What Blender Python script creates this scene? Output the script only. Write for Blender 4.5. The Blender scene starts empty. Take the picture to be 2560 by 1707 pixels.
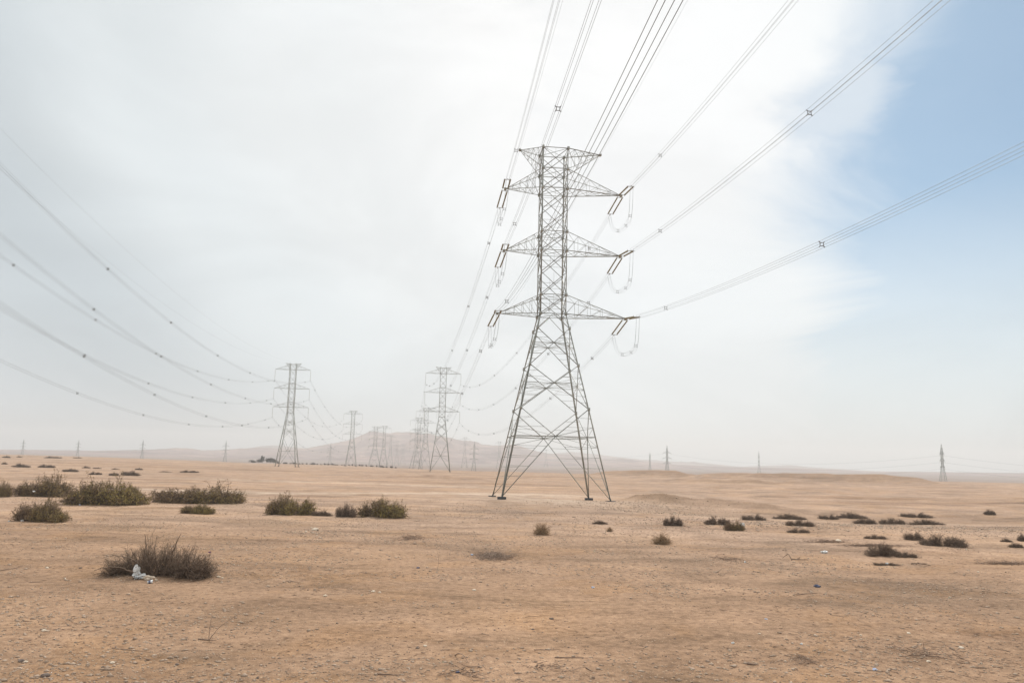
import bpy, math, random
import numpy as np
from mathutils import Matrix, Vector
R = math.radians
scene = bpy.context.scene
COL = scene.collection
rng = np.random.default_rng(7)
random.seed(7)

# ------------------------------------------------------------------ camera
CAM_Z = 5.3
PITCH, ROLL, FPX = .15146, .02352, 1991.0          # 28 mm lens, photo 2560 px wide
cam_d = bpy.data.cameras.new('camera'); cam = bpy.data.objects.new('camera', cam_d); COL.objects.link(cam)
cam_d.sensor_width = 36; cam_d.lens = FPX / 2560 * 36
cam_d.clip_start = .3; cam_d.clip_end = 30000
_ex = Vector((1, 0, 0)); _eu = Vector((0, -math.sin(PITCH), math.cos(PITCH))); _fw = Vector((0, math.cos(PITCH), math.sin(PITCH)))
_x = _ex * math.cos(ROLL) + _eu * math.sin(ROLL); _y = _eu * math.cos(ROLL) - _ex * math.sin(ROLL)
cam.matrix_world = Matrix(((_x.x, _y.x, -_fw.x, 0), (_x.y, _y.y, -_fw.y, 0), (_x.z, _y.z, -_fw.z, CAM_Z), (0, 0, 0, 1)))
scene.camera = cam

def ray(px, py):                                    # photo pixel -> direction
    a, b = px - 1280, 853.5 - py
    c, s = math.cos(ROLL), math.sin(ROLL)
    X = (a * c - b * s) / FPX; U = (a * s + b * c) / FPX
    return np.array([X, math.cos(PITCH) - U * math.sin(PITCH), math.sin(PITCH) + U * math.cos(PITCH)])
def at(px, py, Y):
    q = ray(px, py); return q * Y / q[1] + np.array([0, 0, CAM_Z])

# ------------------------------------------------------------------ light
SUN_EL, SUN_AZ = R(47), R(13)
scene.view_settings.view_transform = 'Standard'; scene.view_settings.look = 'None'
scene.view_settings.exposure = 0.35; scene.view_settings.gamma = 1
sl = bpy.data.lights.new('sun', 'SUN'); sl.energy = 2.7; sl.angle = R(12); sl.color = (1, .94, .86)
sun = bpy.data.objects.new('sun', sl); COL.objects.link(sun)
sdir = Vector((math.cos(SUN_EL) * math.sin(SUN_AZ), math.cos(SUN_EL) * math.cos(SUN_AZ), math.sin(SUN_EL)))
sun.rotation_euler = sdir.to_track_quat('Z', 'Y').to_euler()

world = bpy.data.worlds.new('World'); scene.world = world; world.use_nodes = True
nt = world.node_tree; nt.nodes.clear()
def N(nt, t, **kw):
    n = nt.nodes.new(t)
    for k, v in kw.items():
        if k.startswith('i_'): n.inputs[k[2:].replace('_', ' ')].default_value = v
        else: setattr(n, k, v)
    return n
def math_(nt, op, a, b=None, c=None, clamp=False):
    n = nt.nodes.new('ShaderNodeMath'); n.operation = op; n.use_clamp = clamp
    for i, v in enumerate((a, b, c)):
        if v is None: continue
        if isinstance(v, (int, float)): n.inputs[i].default_value = v
        else: nt.links.new(v, n.inputs[i])
    return n.outputs[0]
def mix_(nt, f, a, b, blend='MIX'):
    n = nt.nodes.new('ShaderNodeMix'); n.data_type = 'RGBA'; n.blend_type = blend
    for i, v in ((0, f), (6, a), (7, b)):
        if isinstance(v, (int, float)): n.inputs[i].default_value = v
        elif isinstance(v, tuple): n.inputs[i].default_value = (*v, 1)[:4]
        else: nt.links.new(v, n.inputs[i])
    return n.outputs[2]
def ramp_(nt, f, pts, interp='EASE'):
    n = nt.nodes.new('ShaderNodeValToRGB'); cr = n.color_ramp; cr.interpolation = interp
    while len(cr.elements) < len(pts): cr.elements.new(.5)
    for e, (p, c) in zip(cr.elements, pts):
        e.position = p; e.color = (*c, 1) if isinstance(c, tuple) else (c, c, c, 1)
    nt.links.new(f, n.inputs[0]); return n.outputs[0]
def sstep(nt, x, lo, hi):
    n = nt.nodes.new('ShaderNodeMapRange'); n.interpolation_type = 'SMOOTHSTEP'
    nt.links.new(x, n.inputs[0]); n.inputs[1].default_value = lo; n.inputs[2].default_value = hi
    return n.outputs[0]
def dirv(px, py):
    v = ray(px, py); v = v / np.linalg.norm(v); return tuple(float(t) for t in v)
SKY_S = .1
tc = N(nt, 'ShaderNodeTexCoord')
nv = nt.nodes.new('ShaderNodeVectorMath'); nv.operation = 'NORMALIZE'; nt.links.new(tc.outputs['Generated'], nv.inputs[0])
D = nv.outputs[0]
def ang_from(v):                                    # angle in degrees from a fixed direction
    n = nt.nodes.new('ShaderNodeVectorMath'); n.operation = 'DOT_PRODUCT'; nt.links.new(D, n.inputs[0]); n.inputs[1].default_value = v
    a = math_(nt, 'ARCCOSINE', math_(nt, 'MINIMUM', n.outputs['Value'], .99999)); return math_(nt, 'MULTIPLY', a, 57.2958)
sky = N(nt, 'ShaderNodeTexSky', sky_type='NISHITA', sun_disc=False, sun_elevation=SUN_EL, sun_rotation=SUN_AZ)
sky.dust_density = .6; sky.ozone_density = 3.0; sky.air_density = 1.0
n1 = N(nt, 'ShaderNodeTexNoise'); n1.inputs['Scale'].default_value = 2.6; n1.inputs['Detail'].default_value = 9; n1.inputs['Roughness'].default_value = .56
n1.inputs['Distortion'].default_value = .6
mp = N(nt, 'ShaderNodeMapping'); mp.inputs['Scale'].default_value = (1, 1, 2.2); mp.inputs['Location'].default_value = (.35, .1, .2)
nt.links.new(D, mp.inputs[0]); nt.links.new(mp.outputs[0], n1.inputs[0])
n2 = N(nt, 'ShaderNodeTexNoise'); n2.inputs['Scale'].default_value = 1.3; n2.inputs['Detail'].default_value = 3
nt.links.new(mp.outputs[0], n2.inputs[0])
aB = ang_from(dirv(2900, 340))
aBn = math_(nt, 'ADD', aB, math_(nt, 'MULTIPLY', math_(nt, 'SUBTRACT', n1.outputs[0], .5), 24))
cover = sstep(nt, aBn, 13.5, 24)                  # 0 clear blue, 1 cloud veil
cover = math_(nt, 'MULTIPLY_ADD', cover, .76, .18)
sep = N(nt, 'ShaderNodeSeparateXYZ'); nt.links.new(D, sep.inputs[0])
bulge = sstep(nt, math_(nt, 'ADD', ang_from(dirv(2060, 210)), math_(nt, 'MULTIPLY', math_(nt, 'SUBTRACT', n1.outputs[0], .5), 13)), 6.8, 3.2)
cover = math_(nt, 'MAXIMUM', cover, math_(nt, 'MULTIPLY', bulge, .62))
low = sstep(nt, sep.outputs[2], .43, .03)
cover = math_(nt, 'MAXIMUM', cover, math_(nt, 'MULTIPLY', low, .9))
wide = sstep(nt, aBn, 16, 40)
cover = math_(nt, 'MAXIMUM', cover, math_(nt, 'MULTIPLY', wide, .97))
aG = ang_from(dirv(1560, 150))
aGn = math_(nt, 'ADD', aG, math_(nt, 'MULTIPLY', math_(nt, 'SUBTRACT', n2.outputs[0], .5), 16))
veil = ramp_(nt, math_(nt, 'DIVIDE', aGn, 70), [(0, (.775, .77, .76)), (.14, (.745, .748, .745)), (.30, (.695, .717, .722)), (.46, (.61, .650, .665)), (.60, (.44, .49, .52)), (1, (.85, .88, .92))])
streak = ramp_(nt, n1.outputs[0], [(.32, .94), (.68, 1.06)])
veil = mix_(nt, 1.0, veil, streak, 'MULTIPLY')
scl = nt.nodes.new('ShaderNodeVectorMath'); scl.operation = 'SCALE'; nt.links.new(veil, scl.inputs[0]); scl.inputs['Scale'].default_value = 1 / SKY_S
skyc = mix_(nt, 1.0, sky.outputs[0], (.42, .64, .68), 'MULTIPLY')
fin = mix_(nt, cover, skyc, scl.outputs[0])
bg = N(nt, 'ShaderNodeBackground'); bg.inputs[1].default_value = SKY_S; nt.links.new(fin, bg.inputs[0])
wo = N(nt, 'ShaderNodeOutputWorld'); nt.links.new(bg.outputs[0], wo.inputs[0])
scene.cycles.volume_bounces = 0; scene.cycles.max_bounces = 5; scene.cycles.diffuse_bounces = 2
scene.cycles.use_denoising = True; scene.cycles.sample_clamp_indirect = 4

# ------------------------------------------------------------------ helpers
def tag(o, label=None, cat=None, group=None, kind=None):
    if label: o['label'] = label
    if cat: o['category'] = cat
    if group: o['group'] = group
    if kind: o['kind'] = kind
    return o
def empty(name, loc, rz=0, s=1):
    o = bpy.data.objects.new(name, None); COL.objects.link(o)
    o.location = tuple(map(float, loc)); o.rotation_euler = (0, 0, rz); o.scale = (s, s, s); o.empty_display_size = .5
    return o
def np_mesh(name, V, F, mat, smooth=False, attrs=None, mat_idx=None):
    V = np.asarray(V, np.float32); F = np.asarray(F, np.int32); k = F.shape[1]
    me = bpy.data.meshes.new(name); me.vertices.add(len(V)); me.vertices.foreach_set('co', V.ravel())
    me.loops.add(F.size); me.loops.foreach_set('vertex_index', F.ravel())
    me.polygons.add(len(F)); me.polygons.foreach_set('loop_start', np.arange(0, F.size, k, dtype=np.int32))
    mats = mat if isinstance(mat, (list, tuple)) else [mat]
    for m in mats: me.materials.append(m)
    if mat_idx is not None: me.polygons.foreach_set('material_index', np.asarray(mat_idx, np.int32))
    if smooth: me.polygons.foreach_set('use_smooth', np.ones(len(F), bool))
    for an, av in (attrs or {}).items():
        a = me.attributes.new(an, 'FLOAT', 'POINT'); a.data.foreach_set('value', np.asarray(av, np.float32))
    me.update(calc_edges=True); me.validate(); return me
def add(name, me, parent=None):
    o = bpy.data.objects.new(name, me); COL.objects.link(o)
    if parent is not None: o.parent = parent
    return o
def copy_tree(o, parent=None):
    c = o.copy(); COL.objects.link(c)
    if parent is not None: c.parent = parent
    for ch in list(o.children): copy_tree(ch, c)
    return c

BOXF = np.array([[4, 5, 1, 0], [5, 6, 2, 1], [6, 7, 3, 2], [7, 4, 0, 3], [0, 1, 2, 3], [7, 6, 5, 4]])
class MB:                                           # gathers bars and boxes into one mesh
    def __init__(s): s.v = []; s.f = []; s.n = 0
    def raw(s, V, F): s.v.append(np.asarray(V, float)); s.f.append(np.asarray(F) + s.n); s.n += len(V)
    def bar(s, p, q, w, h=None, off=(0, 0), ref=None):
        p = np.asarray(p, float); q = np.asarray(q, float); h = w if h is None else h
        d = q - p; L = np.linalg.norm(d)
        if L < 1e-6: return
        d /= L
        r = np.array([0, 0, 1.]) if ref is None else np.asarray(ref, float)
        if abs(d @ r) > .97 * np.linalg.norm(r): r = np.array([.6, .8, 0])
        a = np.cross(d, r); a /= np.linalg.norm(a); b = np.cross(a, d)
        V = [e + a * (off[0] + i * w / 2) + b * (off[1] + j * h / 2) for e in (p, q) for i, j in ((-1, -1), (1, -1), (1, 1), (-1, 1))]
        s.raw(V, BOXF)
    def angle(s, p, q, w, t=None, ref=None):        # rolled L section
        t = t or max(.014, w * .12)
        s.bar(p, q, w, t, (0, -w / 2 + t / 2), ref)
        s.bar(p, q, t, w - t, (-w / 2 + t / 2, t / 2), ref)
    def box(s, c, sx, sy, sz):
        s.bar((c[0], c[1], c[2] - sz / 2), (c[0], c[1], c[2] + sz / 2), sx, sy, ref=(0, 1, 0))
    def tube(s, pts, r, n=6):
        pts = np.asarray(pts, float); K = len(pts); r = np.broadcast_to(np.asarray(r, float), (K,))
        t = np.gradient(pts, axis=0); t /= np.linalg.norm(t, axis=1)[:, None] + 1e-9
        up = np.array([0, 0, 1.]) if abs(t[0, 2]) < .9 else np.array([1., 0, 0])
        a = np.cross(t, up); a /= np.linalg.norm(a, axis=1)[:, None] + 1e-9; b = np.cross(a, t)
        th = np.arange(n) * 2 * math.pi / n
        V = (pts[:, None] + r[:, None, None] * (a[:, None] * np.cos(th)[None, :, None] + b[:, None] * np.sin(th)[None, :, None])).reshape(-1, 3)
        i = np.arange(K - 1)[:, None] * n; j = np.arange(n)[None]; j2 = (j + 1) % n
        s.raw(V, np.stack([i + n + j, i + n + j2, i + j2, i + j], -1).reshape(-1, 4))
    def mesh(s, name, mat, smooth=False): return np_mesh(name, np.concatenate(s.v), np.concatenate(s.f), mat, smooth)
    def obj(s, name, mat, parent=None, smooth=False): return add(name, s.mesh(name, mat, smooth), parent)

# value noise in numpy
def _h(ix, iy, seed):
    n = (ix.astype(np.int64) * 374761393 + iy.astype(np.int64) * 668265263 + seed * 1442695041) & 0xFFFFFFFF
    n = ((n ^ (n >> 13)) * 1274126177) & 0xFFFFFFFF; n = n ^ (n >> 16)
    return (n & 0xFFFFFF) / float(0xFFFFFF)
def vn(x, y, seed=0):
    x = np.asarray(x, float); y = np.asarray(y, float)
    ix = np.floor(x); iy = np.floor(y); fx = x - ix; fy = y - iy
    fx = fx * fx * fx * (fx * (fx * 6 - 15) + 10); fy = fy * fy * fy * (fy * (fy * 6 - 15) + 10)
    a = _h(ix, iy, seed); b = _h(ix + 1, iy, seed); c = _h(ix, iy + 1, seed); d = _h(ix + 1, iy + 1, seed)
    return (a * (1 - fx) + b * fx) * (1 - fy) + (c * (1 - fx) + d * fx) * fy - .5
def fbm(x, y, o=4, seed=0, g=.5):
    s = 0; a = 1; f = 1
    for i in range(o): s = s + a * vn(x * f + 17.3 * i, y * f - 9.1 * i, seed + i); a *= g; f *= 2.03
    return s
def sm(x, a, b):
    t = np.clip((x - a) / (b - a), 0, 1); return t * t * (3 - 2 * t)

# ------------------------------------------------------------------ materials
def new_mat(name):
    m = bpy.data.materials.new(name); m.use_nodes = True; t = m.node_tree; b = t.nodes['Principled BSDF']; return m, t, b
def noise(t, scale, detail=3, rough=.55, vec=None, dist=0):
    n = N(t, 'ShaderNodeTexNoise'); n.inputs['Scale'].default_value = scale; n.inputs['Detail'].default_value = detail
    n.inputs['Roughness'].default_value = rough; n.inputs['Distortion'].default_value = dist
    if vec is not None: t.links.new(vec, n.inputs[0])
    return n.outputs[0]
def objco(t): return N(t, 'ShaderNodeTexCoord').outputs['Object']
def speckled(name, c1, c2, scale=3, rough=.7, metal=0, bump=0, detail=4, spec=.3):
    m, t, b = new_mat(name); co = objco(t); f = noise(t, scale, detail, .6, co)
    c = ramp_(t, f, [(.33, c1), (.67, c2)], 'LINEAR'); t.links.new(c, b.inputs['Base Color'])
    b.inputs['Roughness'].default_value = rough; b.inputs['Metallic'].default_value = metal
    b.inputs['Specular IOR Level'].default_value = spec
    if bump:
        bp = N(t, 'ShaderNodeBump'); bp.inputs['Strength'].default_value = bump; t.links.new(noise(t, scale * 4, 3, .6, co), bp.inputs['Height']); t.links.new(bp.outputs[0], b.inputs['Normal'])
    return m
M_steel = speckled('galvanised_steel', (.23, .24, .21), (.38, .385, .345), .8, .6, .12)
M_wire = speckled('aluminium_cable', (.16, .165, .16), (.24, .24, .235), .5, .55, .3)
M_insul = speckled('brown_glazed_insulator', (.22, .19, .105), (.33, .28, .165), 6, .35, 0, spec=.5)
M_foot = speckled('tarred_concrete', (.016, .016, .018), (.05, .05, .05), 3, .8)
M_dry = speckled('dry_brown_twigs', (.185, .135, .102), (.38, .285, .215), 5, .9, spec=.1)
M_stem = speckled('grey_brown_bark', (.12, .085, .06), (.24, .175, .125), 6, .9, spec=.1)
def leaf_mat(name, a, b_, c_):
    m, t, b = new_mat(name); co = objco(t)
    c = ramp_(t, noise(t, .9, 3, .6, co), [(.38, a), (.5, b_), (.62, c_)]); f = ramp_(t, noise(t, 14, 3, .7, co), [(.35, .7), (.65, 1.3)])
    t.links.new(mix_(t, 1.0, c, f, 'MULTIPLY'), b.inputs['Base Color']); b.inputs['Roughness'].default_value = .85; b.inputs['Specular IOR Level'].default_value = .1; return m
M_green = leaf_mat('olive_leaves', (.24, .165, .092), (.265, .200, .074), (.345, .275, .095))
M_olive = leaf_mat('dull_olive_brown_leaves', (.23, .158, .102), (.265, .188, .096), (.30, .228, .092))
M_tan = speckled('straw_twigs', (.26, .17, .10), (.45, .32, .20), 6, .9, spec=.1)
M_white = speckled('white_plastic', (.62, .63, .60), (.80, .80, .77), 5, .45)
M_rock = speckled('pale_limestone', (.50, .40, .29), (.72, .62, .49), 6, .9, bump=.3)
M_drock = speckled('dark_stone', (.10, .075, .06), (.20, .155, .125), 6, .9, bump=.3)
M_grav = speckled('gravel_stone', (.24, .165, .112), (.48, .365, .27), 1.9, .9, detail=8)
M_debris = speckled('dark_debris', (.15, .10, .07), (.30, .21, .15), 1.5, .9)
M_blue = speckled('faded_blue_cloth', (.07, .08, .13), (.17, .19, .27), 12, .8)
M_paleblue = speckled('pale_blue_plastic', (.45, .52, .70), (.72, .76, .82), 12, .5)
M_ink = speckled('black_print', (.02, .02, .02), (.04, .04, .04), 3, .6)
M_purple = speckled('purple_plastic', (.13, .03, .12), (.20, .05, .18), 3, .5)
M_farbush = speckled('far_dark_bush', (.035, .035, .022), (.09, .078, .05), .6, .9)

# ------------------------------------------------------------------ terrain
def az_px(x, y): return 1280 + FPX * x / np.maximum(y, 1e-3)     # photo column of a ground point
EX = np.array([-3000, 0, 250, 500, 640, 760, 880, 1000, 1100, 1200, 1400, 1700, 2000, 2560, 5000.])
ED = np.array([850, 850, 800, 750, 780, 850, 880, 700, 560, 480, 460, 450, 520, 620, 620.])
EZ = np.array([2.4, 2.4, 2.1, 1.2, -.25, -.8, -1.5, -1.2, -.6, -.17, .1, 0, 0, 0, 0.])
def capsule(x, y, pts, sig, asym=1.0):              # ridge along a polyline with heights
    out = np.zeros_like(x)
    for (x0, y0, h0), (x1, y1, h1) in zip(pts[:-1], pts[1:]):
        dx, dy = x1 - x0, y1 - y0; L2 = dx * dx + dy * dy
        t = np.clip(((x - x0) * dx + (y - y0) * dy) / L2, 0, 1)
        d = np.hypot(x - x0 - t * dx, y - y0 - t * dy)
        out = np.maximum(out, (h0 + (h1 - h0) * t) * np.exp(-(d / sig) ** 2 * .5))
    return out
def wp(px, d): return ((px - 1280) / FPX * d, d)
B1 = [(*wp(1490, 430), .0), (*wp(1530, 425), 2.3), (*wp(1590, 420), 3.6), (*wp(1690, 415), 3.5), (*wp(1722, 412), 2.2), (*wp(1745, 410), 0)]
B2 = [(*wp(1750, 400), 0), (*wp(1780, 392), 2.6), (*wp(1850, 388), 3.3), (*wp(1905, 380), 3.4), (*wp(1960, 385), 3.9), (*wp(2060, 375), 4.0), (*wp(2200, 365), 4.1), (*wp(2270, 360), 3.2), (*wp(2330, 358), .9), (*wp(2370, 356), 0)]
B3 = [(*wp(1570, 131), 0), (*wp(1600, 129), .7), (*wp(1650, 127), 1.05), (*wp(1700, 127), .85), (*wp(1760, 126), .5), (*wp(1900, 122), .55), (*wp(1950, 120), 0)]
B4 = [(*wp(1750, 230), .0), (*wp(1850, 215), 1.1), (*wp(2000, 205), .6), (*wp(2150, 215), .9), (*wp(2300, 200), .2)]
B5 = [(*wp(1560, 300), 0), (*wp(1680, 290), 1.0), (*wp(1790, 282), 1.3), (*wp(1900, 280), 1.2), (*wp(2000, 285), .7), (*wp(2120, 300), 0)]
B6 = [(*wp(860, 262), 0), (*wp(960, 250), .7), (*wp(1060, 255), 1.0), (*wp(1170, 250), .8), (*wp(1260, 262), 0)]
B7 = [(*wp(2150, 165), 0), (*wp(2300, 160), .6), (*wp(2450, 158), .8), (*wp(2700, 150), .5)]
BAS = [(*wp(1740, 112), 0), (*wp(1850, 108), .9), (*wp(2100, 108), 1.3), (*wp(2400, 110), 1.2), (*wp(2800, 115), .6)]
TOW = np.array([6.02, 122.]); TYAW = .1056
_ang = lambda x, y: ((x - TOW[0]) * math.cos(TYAW) + (y - TOW[1]) * math.sin(TYAW), -(x - TOW[0]) * math.sin(TYAW) + (y - TOW[1]) * math.cos(TYAW))
def ground_z(x, y, fine=True):
    x = np.asarray(x, float); y = np.asarray(y, float)
    d = np.hypot(x, y); px = np.where(y > 1, az_px(x, np.maximum(y, 1)), np.where(x > 0, 5000, -3000))
    px = np.clip(px, -3000, 5000)
    de = np.interp(px, EX, ED); ze = np.interp(px, EX, EZ)
    z = ze * sm(d, 200, 1) * 0 + ze * sm(d, de * .3, de)
    drop = sm(d, de, de + 260)
    z = z * (1 - drop) + (-5.0) * drop
    z = z * (1 - sm(d, 2200, 3000))
    z = z + .95 * np.exp(-((x + 113) ** 2 + (y - 415) ** 2) / (2 * 60 ** 2))
    amp = 1 - .6 * drop
    z = z + amp * (.32 * vn(x / 38, y / 30, 3) * sm(d, 40, 90) + .22 * vn(x / 90 + 3, y / 60, 9) * sm(d, 60, 160) + .12 * vn(x / 9, y / 7, 5) * (1 + .8 * sm(px, 1500, 1700)))
    rug = sm(d, 125, 190) * (1 - sm(d, 420, 520)) * (.45 + .9 * sm(px, 1450, 1750))
    z = z + rug * (.55 * np.abs(vn(x / 34, y / 17, 61)) + .30 * np.abs(vn(x / 13, y / 9, 62)) - .18)
    z = z + 2.2 * vn(x / 400, y / 260, 12) * sm(d, 900, 1500)
    z = z + capsule(x, y, B1, 6.5) * (1 + .16 * vn(x / 6, y / 6, 21)) + capsule(x, y, B2, 8) * (1 + .10 * vn(x / 7, y / 7, 22))
    z = z + capsule(x, y, B3, 2.6) * (1.25 + .9 * vn(x / 3.5, y / 3.5, 23) + .4 * vn(x / 1.2, y / 1.2, 24)) + capsule(x, y, B4, 7) + (capsule(x, y, B5, 4) + capsule(x, y, B6, 4) + capsule(x, y, B7, 3.5)) * (1 + .8 * vn(x / 5, y / 5, 25)) - capsule(x, y, BAS, 11)
    if fine:
        z = z + sm(d, 700, 300) * (.05 * vn(x / 2.6, y / 2.2, 31) + .03 * vn(x / .9, y / .8, 32) + sm(d, 160, 60) * .018 * vn(x / .33, y / .3, 33))
    # level pad through the four feet of the near pylon
    a, b = _ang(x, y)
    pad = .035 + .10 * (a / 7.8) * -.9 - .21 * (b / 7.8) + .06 * (-(a * b) / 61)
    w = sm(np.maximum(abs(a), abs(b)), 17, 9)
    return z * (1 - w) + w * (pad + .03 * vn(x / 1.5, y / 1.5, 41))
def gz(x, y): return float(ground_z(np.array([x]), np.array([y]))[0])
_T = np.geomspace(14, 3500, 6000)
def gp(px, py):                                      # where the sight line of a photo pixel meets the ground
    q = ray(px, py); q = q / q[1]
    X, Y, Z = q[0] * _T, _T, CAM_Z + q[2] * _T
    k = np.nonzero(Z < ground_z(X, Y))[0]
    k = k[0] if len(k) else len(_T) - 1
    return np.array([X[k], Y[k], gz(X[k], Y[k])])

def terrain_mesh():
    rr = np.concatenate([np.geomspace(.5, 12, 14)[:-1], np.geomspace(12, 900, 980), np.geomspace(900, 6500, 90)[1:]])
    th = np.concatenate([np.linspace(-180, -48, 60)[:-1], np.linspace(-48, 48, 900), np.linspace(48, 180, 60)[1:]]) * math.pi / 180
    A, B = np.meshgrid(rr, th, indexing='ij'); x = A * np.sin(B); y = A * np.cos(B)
    z = ground_z(x, y); nr, na = x.shape
    V = np.stack([x, y, z], -1).reshape(-1, 3)
    i = np.arange(nr - 1)[:, None] * na; j = np.arange(na - 1)[None]
    F = np.stack([i + j, i + na + j, i + na + j + 1, i + j + 1], -1).reshape(-1, 4)[:, ::-1]
    # soil tone masks, laid out on the land: pale worn track, darker stony ground, painted foreground vignette
    px = np.clip(az_px(x, np.maximum(y, 1)), -3000, 5000); d = np.hypot(x, y)
    ty = 136 + .10 * x + 6 * np.sin(x / 30) + 10 * vn(x / 40, y * 0, 51)
    tr = np.exp(-((y - ty) / (6 + 4 * vn(x / 9, y / 9, 52))) ** 2) * sm(x, -75, -45) * sm(x, 30, 0)
    ty2 = 172 - .22 * x + 8 * vn(x / 30, y * 0, 53)
    tr = tr + .7 * np.exp(-((y - ty2) / 5) ** 2) * sm(x, -110, -60) * sm(x, 10, -20)
    ty3 = 98 + .05 * x + 5 * vn(x / 25, y * 0, 54)
    tr = tr + .5 * np.exp(-((y - ty3) / 3.5) ** 2) * sm(x, 15, 30)
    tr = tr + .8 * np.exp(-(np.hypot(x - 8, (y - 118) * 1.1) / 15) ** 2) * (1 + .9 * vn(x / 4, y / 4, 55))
    de = np.interp(px, EX, ED); rocky = sm(d, de * .98, de * 1.15)
    # spoil heaps and hollow banks: newly dug soil, darkened further to paint their backlit shade
    fresh_shade = np.clip(capsule(x, y, B3, 3.4) * 1.1 + capsule(x, y, B1, 9) * .16 + capsule(x, y, B2, 11) * .17 + capsule(x, y, B4, 9) * .3 + (capsule(x, y, B5, 5) + capsule(x, y, B6, 5) * .8 + capsule(x, y, B7, 5)) * .5 + .45 * capsule(x, y, BAS, 8) , 0, 1)
    return np_mesh('ground', V, F, M_ground, True, {'track': np.clip(tr, 0, 1).ravel(), 'rocky': rocky.ravel(), 'fresh_shade': fresh_shade.ravel(), 'fore_vignette': (1 - sm(y + 14 * vn(x / 18, y / 14, 91) + .15 * x, 34, 80)).ravel()})

def make_ground_mat():
    m, t, b = new_mat('desert_soil'); co = objco(t)
    big = noise(t, .045, 4, .55, co, .5); med = noise(t, .35, 5, .6, co, .3); fine = noise(t, 3.2, 6, .68, co); vf = noise(t, 22, 4, .7, co)
    c = ramp_(t, big, [(.36, (.295, .204, .143)), (.50, (.360, .240, .162)), (.62, (.412, .268, .167))], 'EASE')
    c2 = ramp_(t, med, [(.34, (.262, .180, .125)), (.5, (.368, .252, .177)), (.68, (.45, .315, .226))], 'EASE')
    c = mix_(t, .5, c, c2)
    mp2 = N(t, 'ShaderNodeMapping'); mp2.inputs['Scale'].default_value = (.8, 1.7, 1); mp2.inputs['Rotation'].default_value = (0, 0, .22); t.links.new(co, mp2.inputs[0])
    sandy = ramp_(t, noise(t, .16, 5, .62, co, .7), [(.50, 0.0), (.62, 1.0)])
    c = mix_(t, math_(t, 'MULTIPLY', sandy, .40), c, (.37, .225, .122))
    crust = ramp_(t, noise(t, .085, 6, .66, mp2.outputs[0], .9), [(.36, (.74, .735, .72)), (.50, (1, 1, 1)), (.66, (1.12, 1.12, 1.12))])
    c = mix_(t, 1.0, c, crust, 'MULTIPLY')
    # faint wind and tyre streaks
    mpn = N(t, 'ShaderNodeMapping'); mpn.inputs['Scale'].default_value = (.16, .42, 1); mpn.inputs['Rotation'].default_value = (0, 0, .12); t.links.new(co, mpn.inputs[0])
    st = noise(t, 1.0, 5, .6, mpn.outputs[0], .4)
    c = mix_(t, 1.0, c, ramp_(t, st, [(.34, (.86, .85, .84)), (.52, (1, 1, 1)), (.68, (1.08, 1.08, 1.07))], 'EASE'), 'MULTIPLY')
    c = mix_(t, 1.0, c, ramp_(t, fine, [(.32, (.66, .63, .61)), (.5, (1, 1, 1)), (.68, (1.30, 1.30, 1.30))], 'LINEAR'), 'MULTIPLY')
    c = mix_(t, 1.0, c, ramp_(t, vf, [(.33, (.78, .76, .75)), (.5, (1, 1, 1)), (.68, (1.20, 1.20, 1.20))], 'LINEAR'), 'MULTIPLY')
    mpb = N(t, 'ShaderNodeMapping'); mpb.inputs['Scale'].default_value = (.014, .045, 1); mpb.inputs['Rotation'].default_value = (0, 0, -.08); t.links.new(co, mpb.inputs[0])
    bk = noise(t, 1.0, 7, .66, mpb.outputs[0], .8)
    c = mix_(t, 1.0, c, ramp_(t, bk, [(.36, (.74, .70, .66)), (.47, (1, 1, 1)), (.56, (1, 1, 1)), (.66, (1.20, 1.20, 1.20))], 'EASE'), 'MULTIPLY')
    # pebbles bedded in the crust
    for sc, th, col, dens in ((9, .30, (.62, .50, .38), .60), (16, .32, (.20, .145, .105), .62), (30, .36, (.58, .46, .35), .5)):
        v = N(t, 'ShaderNodeTexVoronoi'); v.inputs['Scale'].default_value = sc; t.links.new(co, v.inputs[0])
        sp = N(t, 'ShaderNodeSeparateColor'); t.links.new(v.outputs['Color'], sp.inputs[0])
        patch = noise(t, .55, 4, .6, co)
        on = math_(t, 'GREATER_THAN', math_(t, 'ADD', sp.outputs[0], math_(t, 'MULTIPLY', math_(t, 'SUBTRACT', patch, .5), 1.3)), dens + .22)
        inside = math_(t, 'LESS_THAN', v.outputs['Distance'], math_(t, 'MULTIPLY', sp.outputs[1], th))
        c = mix_(t, math_(t, 'MULTIPLY', math_(t, 'MULTIPLY', on, inside), .75), c, col)
    a = N(t, 'ShaderNodeAttribute', attribute_name='track'); f = N(t, 'ShaderNodeAttribute', attribute_name='fresh_shade'); r = N(t, 'ShaderNodeAttribute', attribute_name='rocky')
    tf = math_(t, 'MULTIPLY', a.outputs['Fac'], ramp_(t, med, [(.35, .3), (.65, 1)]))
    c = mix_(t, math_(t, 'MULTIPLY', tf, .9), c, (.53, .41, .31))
    c = mix_(t, math_(t, 'MULTIPLY', f.outputs['Fac'], .66), c, (.185, .115, .066))  # dug soil colour with the banks' backlit shade painted in
    si = N(t, 'ShaderNodeAttribute', attribute_name='fore_vignette')
    c = mix_(t, si.outputs['Fac'], c, (.80, .75, .675), 'MULTIPLY')  # vignette darkening painted into the soil colour near the camera
    rk = mix_(t, noise(t, .012, 6, .6, co), (.165, .125, .108), (.27, .195, .155))
    c = mix_(t, math_(t, 'MULTIPLY', r.outputs['Fac'], .85), c, rk)
    t.links.new(c, b.inputs['Base Color']); b.inputs['Roughness'].default_value = .95; b.inputs['Specular IOR Level'].default_value = .1
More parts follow.
